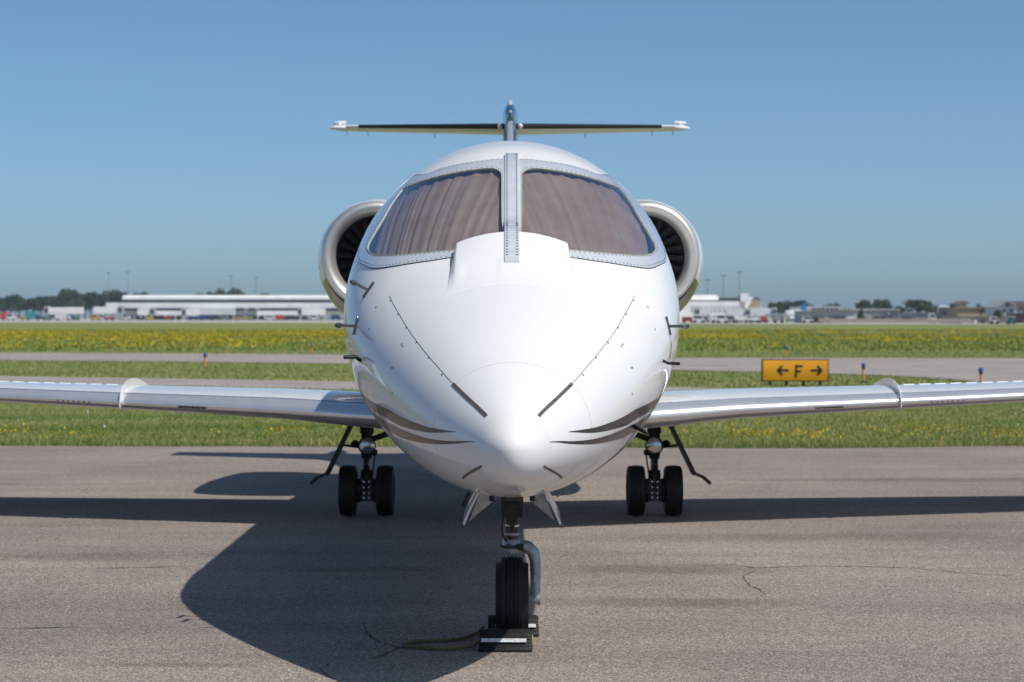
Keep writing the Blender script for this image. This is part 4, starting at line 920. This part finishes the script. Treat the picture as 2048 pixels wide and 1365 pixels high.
arc = [at(x, y, DR + 1) for x, y in ((1490, 616), (1490, 606), (1497, 598), (1507, 594), (1516, 594.5), (1521, 600), (1523, 616))]
bpart(rt, MB().prism(arc, (0, 12, 0)), 'arched_roof', 'bldg_white')
bpart(rt, MB().prism([at(x, y, DR + .7) for x, y in ((1495, 616), (1509, 598), (1517, 596.5), (1521, 603), (1522, 616))], (0, .2, 0)), 'arched_window', 'bldg_tan')
bpart(rt, MB().prism([at(x, y, DR + .5) for x, y in ((1507, 594.2), (1516, 594.5), (1521.5, 600), (1520, 601), (1515.5, 596.5), (1507, 596))], (0, 12.6, 0)), 'roof_edge', 'tail_blue')
bpart(rt, box_px(MB(), 1490, 1536, 616, GR, DR, 25), 'annex', 'bldg_light')
for x in range(1385, 1476, 9): bpart(rt, box_px(MB(), x, x + 5.5, 611, 621, DR - .3, .4), 'panel', 'bldg_light')
for x0, x1 in ((1385, 1420), (1426, 1455), (1462, 1476), (1496, 1508), (1514, 1530)): bpart(rt, box_px(MB(), x0, x1, 633, GR, DR - .3, .5), 'service_opening', 'window_dark')
bridge(1400, 1422, 618, 629, 610, 'grey jet bridge at the right terminal, nearest the jet engine', -1, 'bldg_light'); bridge(1452, 1492, 619, 631, 610, 'grey jet bridge before the arched end of the right terminal', 1, 'bldg_light'); bridge(1500, 1545, 617, 628, 612, 'pale jet bridge reaching the parked blue-tailed airliner', 1, 'bldg_light')
# parked airliner with a blue tail
DA = 600.; GA = HY + F * (CZ + .02) / DA
al = bthing('airliner', 'white airliner with blue tail parked at the right terminal', 'airliner', 1595, DA)
a, b_ = at(1568, 631, DA), at(1612, 629, DA); ax = b_ - a; n_ = 9
P = [a + ax * t for t in (0, .02, .06, .14, .5, .72, .88, 1., 1.06)]; rr = [.05, .6, 1.05, 1.3, 1.35, 1.25, .8, .35, .05]
fz = [0, 0, 0, 0, 0, .1, .35, .7, .8]
bpart(al, MB().tube([p + (0, 0, z) for p, z in zip(P, fz)], rr, 16), 'fuselage', 'veh_white', smooth=60)
bpart(al, MB().prism([at(x, y, DA) for x, y in ((1598, 623), (1606, 606), (1612, 604), (1613, 624))], (0, .3, 0)), 'tail_fin', 'tail_blue')
bpart(al, MB().prism([at(1586, 633, DA), at(1597, 633, DA), at(1602, 632, DA - 8), at(1597, 632, DA - 8)], (0, 0, .2)), 'wing', 'bldg_light')
bpart(al, MB().tube([at(1580, 637, DA - 3.5), at(1592, 637, DA - 3.5)], [.6, .5], 12), 'engine', 'bldg_light', smooth=60)
bpart(al, MB().prism([at(1606, 624, DA), at(1612, 624, DA), at(1616, 623.5, DA - 4), at(1612, 623.5, DA - 4)], (0, 0, .15)), 'tailplane', 'bldg_light')
for x, yy in ((1574, 0), (1592, -1.5), (1592, 1.5)): bpart(al, MB().tube([at(x, 633, DA + yy), at(x, GA, DA + yy)], .25, 8), 'landing_gear', 'gear_dark')
# low buildings on the right
def shed(name, label, x0, x1, y0, d, m, roof, openings=(), rh=1.2, dep=25):
    gy = HY + F * (CZ + .02) / d; t = bthing(name, label, 'building', (x0 + x1) / 2, d)
    bpart(t, box_px(MB(), x0, x1, y0, gy, d, dep), 'wall', m); bpart(t, box_px(MB(), x0 - 1, x1 + 1, y0 - rh, y0, d - .6, dep + 1.2), 'roof', roof)
    for (a_, b__, c_, e_, mm) in openings: bpart(t, box_px(MB(), a_, b__, c_, min(e_, gy), d - .25, .3), 'window' if e_ < gy - 1 else 'door', mm)
    return t
shed('long_hangar', 'long white low roofed building behind the blue-tailed airliner', 1600, 1686, 614.5, 680, 'bldg_white', 'bldg_light', [(1625 + 9 * i, 1631 + 9 * i, 617, 621, 'window_dark') for i in range(6)])
shed('low_hangar', 'low grey hangar with dark doorways right of the airliner', 1614, 1712, 623, 560, 'bldg_grey', 'roof_brown', [(1620, 1650, 634, 660, 'window_dark'), (1656, 1690, 633, 640, 'window_dark'), (1694, 1708, 634, 660, 'bldg_light')])
shed('flat_hangar', 'flat beige hangar with pale right end, left of the small conifer', 1705, 1799, 620, 590, 'bldg_beige', 'bldg_light', [(1745, 1760, 633, 639, 'window_dark'), (1762, 1772, 632, 640, 'window_dark'), (1776, 1797, 625, 630, 'bldg_light'), (1716, 1736, 628, 632, 'bldg_grey')], 1.6)
shed('dark_hangar', 'long dark open-fronted hangar with grey roof', 1801, 1924, 627, 575, 'bldg_grey', 'roof_brown', [(1803, 1824, 634, 641, 'window_dark'), (1828, 1858, 632, 640, 'steel_grey'), (1872, 1920, 634, 641, 'veh_dark')], 1.5)
shed('tan_building', 'tan flat-roofed two-storey building left of the white gabled house', 1915, 1986, 616, 560, 'bldg_tan', 'bldg_tan', [(1961, 1966, 620, 626, 'window_dark'), (1974, 1981, 621, 628, 'window_dark')], 1.4)
shed('pink_wall_building', 'low pinkish building in front of the gabled house', 1922, 2030, 633, 520, 'bldg_pink', 'bldg_beige', [(1926, 1945, 641, 660, 'bldg_grey'), (1948, 1954, 640, 660, 'bldg_light'), (1962, 1970, 642, 660, 'window_dark')], 1.)
shed('red_building', 'dark red low building at the right edge of the picture', 2034, 2120, 628, 530, 'bldg_red', 'roof_brown', [(2040, 2046, 633, 640, 'window_dark')])
hs = bthing('gabled_house', 'white gabled house with two dark windows near the right edge', 'house', 2014, 540); GH = HY + F * (CZ + .02) / 540
bpart(hs, MB().prism([at(x, y, 540) for x, y in ((1996, GH), (1996, 615), (2014, 603), (2033, 615), (2033, GH))], (0, 14, 0)), 'wall', 'bldg_light')
bpart(hs, MB().prism([at(x, y, 539) for x, y in ((1994, 616), (2014, 602.6), (2036, 616), (2036, 614.3), (2014, 601), (1994, 614.4))], (0, 16, 0)), 'roof', 'bldg_grey')
bpart(hs, box_px(MB(), 2034, 2060, 612, GH, 544, 14), 'side_wing', 'bldg_grey'); bpart(hs, MB().prism([at(x, y, 543) for x, y in ((2030, 612.5), (2045, 602.5), (2062, 612.5))], (0, 16, 0)), 'side_roof', 'roof_brown')
for x, y in ((2005, 619), (2020, 619), (2038, 616), (2012, 608)): 
    w_ = bpart(hs, box_px(MB(), x, x + 6, y, y + 7, 539.7, .2), 'window', 'window_dark'); bpart(hs, box_px(MB(), x - .6, x + 6.6, y + 7, y + 7.8, 539.6, .3), 'sill', 'bldg_white', w_)
tw = bthing('roof_house', 'small pale tower house behind the tan building', 'building', 1930, 600); bpart(tw, box_px(MB(), 1921, 1938, 606, 645, 600, 8), 'wall', 'bldg_beige'); bpart(tw, MB().prism([at(x, y, 599) for x, y in ((1919, 606.5), (1929, 602), (1940, 606.5))], (0, 10, 0)), 'roof', 'roof_brown'); bpart(tw, box_px(MB(), 1932, 1937, 608, 613, 599.6, .3), 'window', 'bldg_white')

# ground vehicles
def vehicle(px, d, w, h, m, label, kind):
    gy = HY + F * (CZ + .02) / d; t = bthing('service_truck' if kind == 'truck' else ('baggage_cart' if kind == 'cart' else 'van'), label, {'truck': 'truck', 'cart': 'cart', 'van': 'van'}[kind], px, d)
    x = (px - CX) / F * d; z0 = -.02
    def q(mb, name, m_, par=None): return bpart(t, mb, name, m_, par)
    if kind == 'truck':
        q(MB().box((x - w / 2, d, z0 + .55), (x + w * .18, d + 2.2, z0 + h)), 'cargo_box', m); q(MB().prism([(x + w * .2, d + .1, z0 + .5), (x + w / 2, d + .1, z0 + .5), (x + w / 2, d + .1, z0 + 1.1), (x + w * .42, d + .1, z0 + h * .75), (x + w * .2, d + .1, z0 + h * .75)], (0, 2, 0)), 'cab', m); q(MB().box((x + w * .27, d + .06, z0 + 1.15), (x + w * .40, d + .12, z0 + h * .68)), 'side_window', 'window_dark')
    elif kind == 'van':
        q(MB().prism([(x - w / 2, d, z0 + .35), (x + w / 2, d, z0 + .35), (x + w / 2, d, z0 + h * .5), (x + w * .36, d, z0 + h * .58), (x + w * .22, d, z0 + h), (x - w * .48, d, z0 + h)], (0, 1.9, 0)), 'body', m); q(MB().prism([(x - w * .4, d - .04, z0 + h * .58), (x + w * .3, d - .04, z0 + h * .58), (x + w * .2, d - .04, z0 + h * .92), (x - w * .4, d - .04, z0 + h * .92)], (0, .03, 0)), 'side_window', 'window_dark')
    else:
        q(MB().box((x - w / 2, d, z0 + .45), (x + w / 2, d + 1.6, z0 + .6)), 'deck', 'veh_dark'); q(MB().box((x - w / 2, d, z0 + h - .12), (x + w / 2, d + 1.6, z0 + h)), 'canopy', m); q(MB().box((x - w * .46, d + .1, z0 + .6), (x + w * .46, d + 1.5, z0 + h - .35)), 'load', m)
        for s_ in (-.48, .48): q(MB().box((x + s_ * w - .05, d, z0 + .6), (x + s_ * w + .05, d + .1, z0 + h - .1)), 'post', 'steel_grey')
    for s_ in (-.32, .32):
        for yy in (0, 1.5): q(MB().lathe([(-.12, .05), (-.12, .38), (.12, .38), (.12, .05)], (x + s_ * w, d + yy + .1, z0 + .38), 'y', 12, True, True), 'wheel', 'rubber')
VE = [(15, 900, 6, 3.2, 'veh_red', 'red service truck at the far left edge beyond the meadow', 'truck'), (21, 880, 3.2, 2.6, 'veh_white', 'white van beside the red truck at the far left', 'van'), (66, 900, 5.5, 3.4, 'veh_teal', 'teal service truck left of the first jet bridge', 'truck'), (50, 905, 3.6, 1.9, 'veh_yellow', 'small pale yellow cart left of the teal truck', 'cart'),
      (82, 890, 4.6, 1.8, 'veh_blue', 'dark blue baggage cart right of the teal truck', 'cart'), (92, 880, 2.6, 1.4, 'veh_green', 'small green cart under the first jet bridge cab', 'cart'), (107, 895, 4.5, 2.1, 'veh_grey', 'grey van under the first jet bridge', 'van'), (125, 885, 6, 2.4, 'veh_white', 'white truck under the middle of the first jet bridge', 'truck'), (144, 890, 3.4, 1.9, 'veh_blue', 'blue van between the first two jet bridges', 'van'), (152, 880, 2.6, 1.5, 'veh_green', 'green cart between the first two jet bridges', 'cart'),
      (190, 885, 3.0, 2.2, 'veh_yellow', 'yellow tug under the second jet bridge', 'van'), (206, 890, 4.6, 2.0, 'veh_white', 'white van under the second jet bridge', 'van'), (218, 888, 4.0, 1.6, 'veh_red', 'red cart under the second jet bridge', 'cart'), (252, 885, 3.6, 2.0, 'veh_white', 'white van at the left end of the long terminal', 'van'), (298, 888, 2.8, 2.2, 'veh_yellow', 'yellow tug before the left terminal opening', 'van'), (336, 888, 3.2, 1.7, 'veh_red', 'red cart before the left terminal balcony', 'cart'),
      (392, 885, 7.5, 2.0, 'veh_blue', 'long blue baggage cart at the middle of the left terminal', 'cart'), (412, 890, 6.0, 2.2, 'veh_blue', 'blue cargo cart right of the long blue one', 'cart'), (432, 890, 4.4, 2.0, 'veh_dark', 'dark van before the left terminal', 'van'), (448, 888, 3.6, 1.9, 'veh_grey', 'grey van before the terminal, right of the dark van', 'van'), (486, 888, 8.0, 1.4, 'veh_yellow', 'long tan-loaded cart before the left terminal', 'cart'),
      (540, 888, 4.4, 2.0, 'veh_white', 'white van before the right part of the left terminal', 'van'), (562, 888, 4.2, 2.2, 'veh_red', 'red truck before the left terminal near the engine', 'truck'), (582, 888, 4.4, 2.0, 'veh_dark', 'dark van right of the red truck at the left terminal', 'van'), (628, 885, 3.8, 2.0, 'veh_white', 'white van nearest the left engine', 'van'), (672, 880, 4.0, 2.2, 'veh_blue', 'blue van just left of the jet fuselage', 'van'),
      (1376, 560, 3.0, 1.5, 'veh_red', 'dull red van right beside the jet fuselage', 'van'), (1398, 545, 3.0, 1.9, 'veh_white', 'white van right of the dull red van', 'van'), (1434, 540, 2.6, 1.8, 'veh_white', 'white cart under the right terminal jet bridge', 'cart'), (1444, 535, 2.8, 2.0, 'veh_white', 'white van at the right terminal under the jet bridges', 'van'), (1462, 540, 2.4, 1.8, 'veh_grey', 'grey van under the right terminal bridge', 'van'),
      (1484, 560, 3.6, 1.7, 'veh_white', 'white truck left of the orange-red tanker', 'truck'), (1526, 560, 2.1, 1.8, 'veh_red', 'bright orange-red truck near the parked airliner', 'truck'), (1510, 545, 2.8, 1.7, 'veh_white', 'white cart right behind the orange-red truck', 'cart'), (1558, 545, 2.6, 2.4, 'veh_grey', 'grey truck at the airliner nose', 'truck'), (1616, 545, 2.6, 1.6, 'veh_white', 'white van at the airliner tail', 'van'), (1650, 520, 3.0, 1.3, 'veh_yellow', 'tan cart before the low grey hangar', 'cart'),
      (1866, 525, 1.7, 2.3, 'bldg_white', 'upright white van in front of the dark hangar', 'van'), (1990, 480, 1.9, 1.5, 'veh_white', 'white van in front of the pinkish building', 'van'), (2024, 480, 1.8, 1.4, 'veh_teal', 'pale teal van below the gabled house', 'van'), (1893, 600, 4.2, 4.6, 'veh_white', 'white box truck behind the dark hangar', 'truck')]
for v in VE: vehicle(*v)
# perimeter fence in front of the right-hand hangars
fc = bthing('perimeter_fence', 'pale low fence in front of the right-hand hangars', 'fence', 1830, 500)
for i in range(34):
    x = (1640 + i * 9.2 - CX) / F * 500
    bpart(fc, MB().box((x - .08, 500, -.02), (x + .08, 500.16, 1.25)), 'post', 'bldg_beige')
    if i < 33: bpart(fc, MB().box((x + .1, 500.04, .25), (x + .92, 500.1, 1.1)), 'panel', 'bldg_pink')

# ================================================================ TREES
def tree_mesh(seed, lobes, leaf, n_leaf, conifer=False):
    g = np.random.default_rng(seed); V = []
    if conifer:
        for _ in range(n_leaf):
            t = g.random() ** .7; z = .1 + .9 * (1 - t); r = .26 * t * (.5 + .6 * g.random()); a = g.random() * 6.28; V.append((r * math.cos(a), r * math.sin(a), z))
    else:
        cs = []
        for _ in range(lobes):
            a = g.random() * 6.28; rr_ = .30 * math.sqrt(g.random()); z = .42 + .44 * g.random(); rr_ *= 1.0 - .8 * max(0, z - .62) / .4
            cs.append((rr_ * math.cos(a), rr_ * math.sin(a), z, .10 + .10 * g.random()))
        for _ in range(n_leaf):
            c_ = cs[g.integers(len(cs))]; v = unit(g.normal(0, 1, 3)) * c_[3] * (.55 + .5 * g.random()); V.append((c_[0] + v[0], c_[1] + v[1], c_[2] + v[2] * .85))
    V = np.array(V); n = len(V); A_ = np.array([unit(q) for q in g.normal(0, 1, (n, 3))]); B_ = np.array([unit(np.cross(q, w)) for q, w in zip(A_, g.normal(0, 1, (n, 3)))]); s = leaf * (.6 + .8 * g.random((n, 1)))
    Q = np.stack([V - A_ * s - B_ * s * .6, V + A_ * s - B_ * s * .6, V + A_ * s * .7 + B_ * s * .7, V - A_ * s * .7 + B_ * s * .7], 1).reshape(-1, 3)
    me = bpy.data.meshes.new('crown'); me.from_pydata([tuple(q) for q in Q], [], [(4 * i, 4 * i + 1, 4 * i + 2, 4 * i + 3) for i in range(n)]); me.update()
    tk = MB().tube([(0, 0, 0), (.005, 0, .2), (0, .005, .45), (0, 0, .75)], [.028, .022, .016, .005], 8)
    for k in range(5):
        a = k * 1.3; tk.tube([(0, 0, .25 + .06 * k), (.10 * math.cos(a), .10 * math.sin(a), .42 + .06 * k), (.2 * math.cos(a), .2 * math.sin(a), .55 + .05 * k)], [.012, .008, .003], 6)
    return me, tk.mesh('trunk', 60)
TM = [tree_mesh(i, 15 + i, .026, 2000) for i in range(5)]; CM = tree_mesh(50, 0, .03, 1200, True)
for i, (c_, t_) in enumerate(TM + [CM]): c_.materials.append(MATS['leaf_mid' if i in (1, 4) else 'leaf_dark']); t_.materials.append(MATS['bark'])
def tree(px, top, d, wpx, label, group, k=None):
    h = (HY - top) * d / F + CZ; cr, tk = CM if k == 9 else TM[(k if k is not None else random.randrange(5))]
    t = empty('conifer' if k == 9 else 'tree', ((px - CX) / F * d, d, -.02), random.random() * 6); tag(t, label, 'tree', group)
    w = wpx * d / F / .72; t.scale = (w, w, h / .95); obj('crown', cr, None, t); obj('trunk', tk, None, t)
GLF = 'trees of the dark row left of the terminal'; ORD = 'first second third fourth fifth sixth seventh eighth ninth tenth eleventh twelfth thirteenth fourteenth fifteenth sixteenth seventeenth eighteenth nineteenth twentieth twenty-first twenty-second twenty-third'.split()
left = [(-30, 596, 60), (-8, 598, 44), (8, 597, 36), (22, 591, 30), (38, 592, 32), (52, 596, 30), (66, 597, 32), (82, 591, 34), (98, 593, 30), (112, 595, 30), (127, 586, 34), (140, 579, 40), (156, 587, 32), (170, 590, 28), (182, 582, 30), (197, 586, 28), (212, 584, 32), (228, 582, 34), (243, 585, 30), (258, 591, 30), (272, 589, 24), (284, 584, 26), (298, 590, 24)]
for i, (x, y, w) in enumerate(left): tree(x, y, 1080 + random.uniform(-25, 60), w * 1.2, ORD[i] + ' tree from the left in the dark row behind the jet bridges', GLF)
for i, (x, y, w) in enumerate(((404, 589, 30), (424, 585, 28), (447, 581, 34), (464, 580, 38), (484, 585, 30), (504, 588, 26), (531, 585, 26), (546, 589, 22))): tree(x, y, 1150, w * 1.15, ORD[i] + ' treetop from the left above the long terminal roof', 'treetops behind the terminal roof')
cnt = {1: 0, 2: 0}
for x, y, w, lb, gr in ((1545, 606, 30, None, 1), (1560, 604, 28, None, 1), (1578, 604, 30, None, 1), (1602, 599, 34, None, 1), (1618, 608, 22, None, 1), (1660, 607, 26, None, 1), (1676, 608, 22, None, 1),
                        (1729, 600, 34, 'round tree above the left end of the flat hangar roof', 0), (1764, 597, 36, 'round tree above the flat hangar, right of a similar one', 0), (1798, 612, 22, 'small tree at the right end of the flat hangar roof', 0), (1834, 598, 54, 'largest dark tree above the dark hangar', 0), (1853, 602, 34, 'dark tree adjoining the largest one on its right', 0), (1872, 612, 26, None, 2), (1890, 610, 28, None, 2), (1906, 606, 30, None, 2), (1920, 608, 26, None, 2), (1960, 610, 18, 'small treetop above the tan building', 0)):
    if not lb: cnt[gr] += 1
    tree(x, y, 760 + random.uniform(-10, 30), w * 1.15, lb or ORD[cnt[gr] - 1] + ' ' + ('tree from the left in the clump behind the parked airliner' if gr == 1 else 'tree from the left in the low row beside the tan building'), None if lb else ('trees behind the airliner' if gr == 1 else 'trees left of the tan building'))
tree(1722, 617, 545, 24, 'small dark conifer in front of the flat beige hangar', None, 9); tree(1996, 618, 515, 16, 'green bush tree at the left foot of the gabled house', None, 1)

# ================================================================ HAZE
m = bpy.data.materials.new('haze_air'); m.use_nodes = True; nt = m.node_tree; nt.nodes.remove(nt.nodes['Principled BSDF'])
pv = nt.nodes.new('ShaderNodeVolumePrincipled'); pv.inputs['Color'].default_value = (.72, .84, 1, 1); pv.inputs['Density'].default_value = .00016; pv.inputs['Anisotropy'].default_value = .2
nt.links.new(pv.outputs[0], nt.nodes['Material Output'].inputs['Volume']); MATS['haze_air'] = m
hz = obj('haze', MB().box((-2500, -120, -1.2), (2500, 4600, 34)).mesh('haze'), 'haze_air'); tag(hz, 'thin pale summer haze over the airfield', 'haze', kind='stuff')
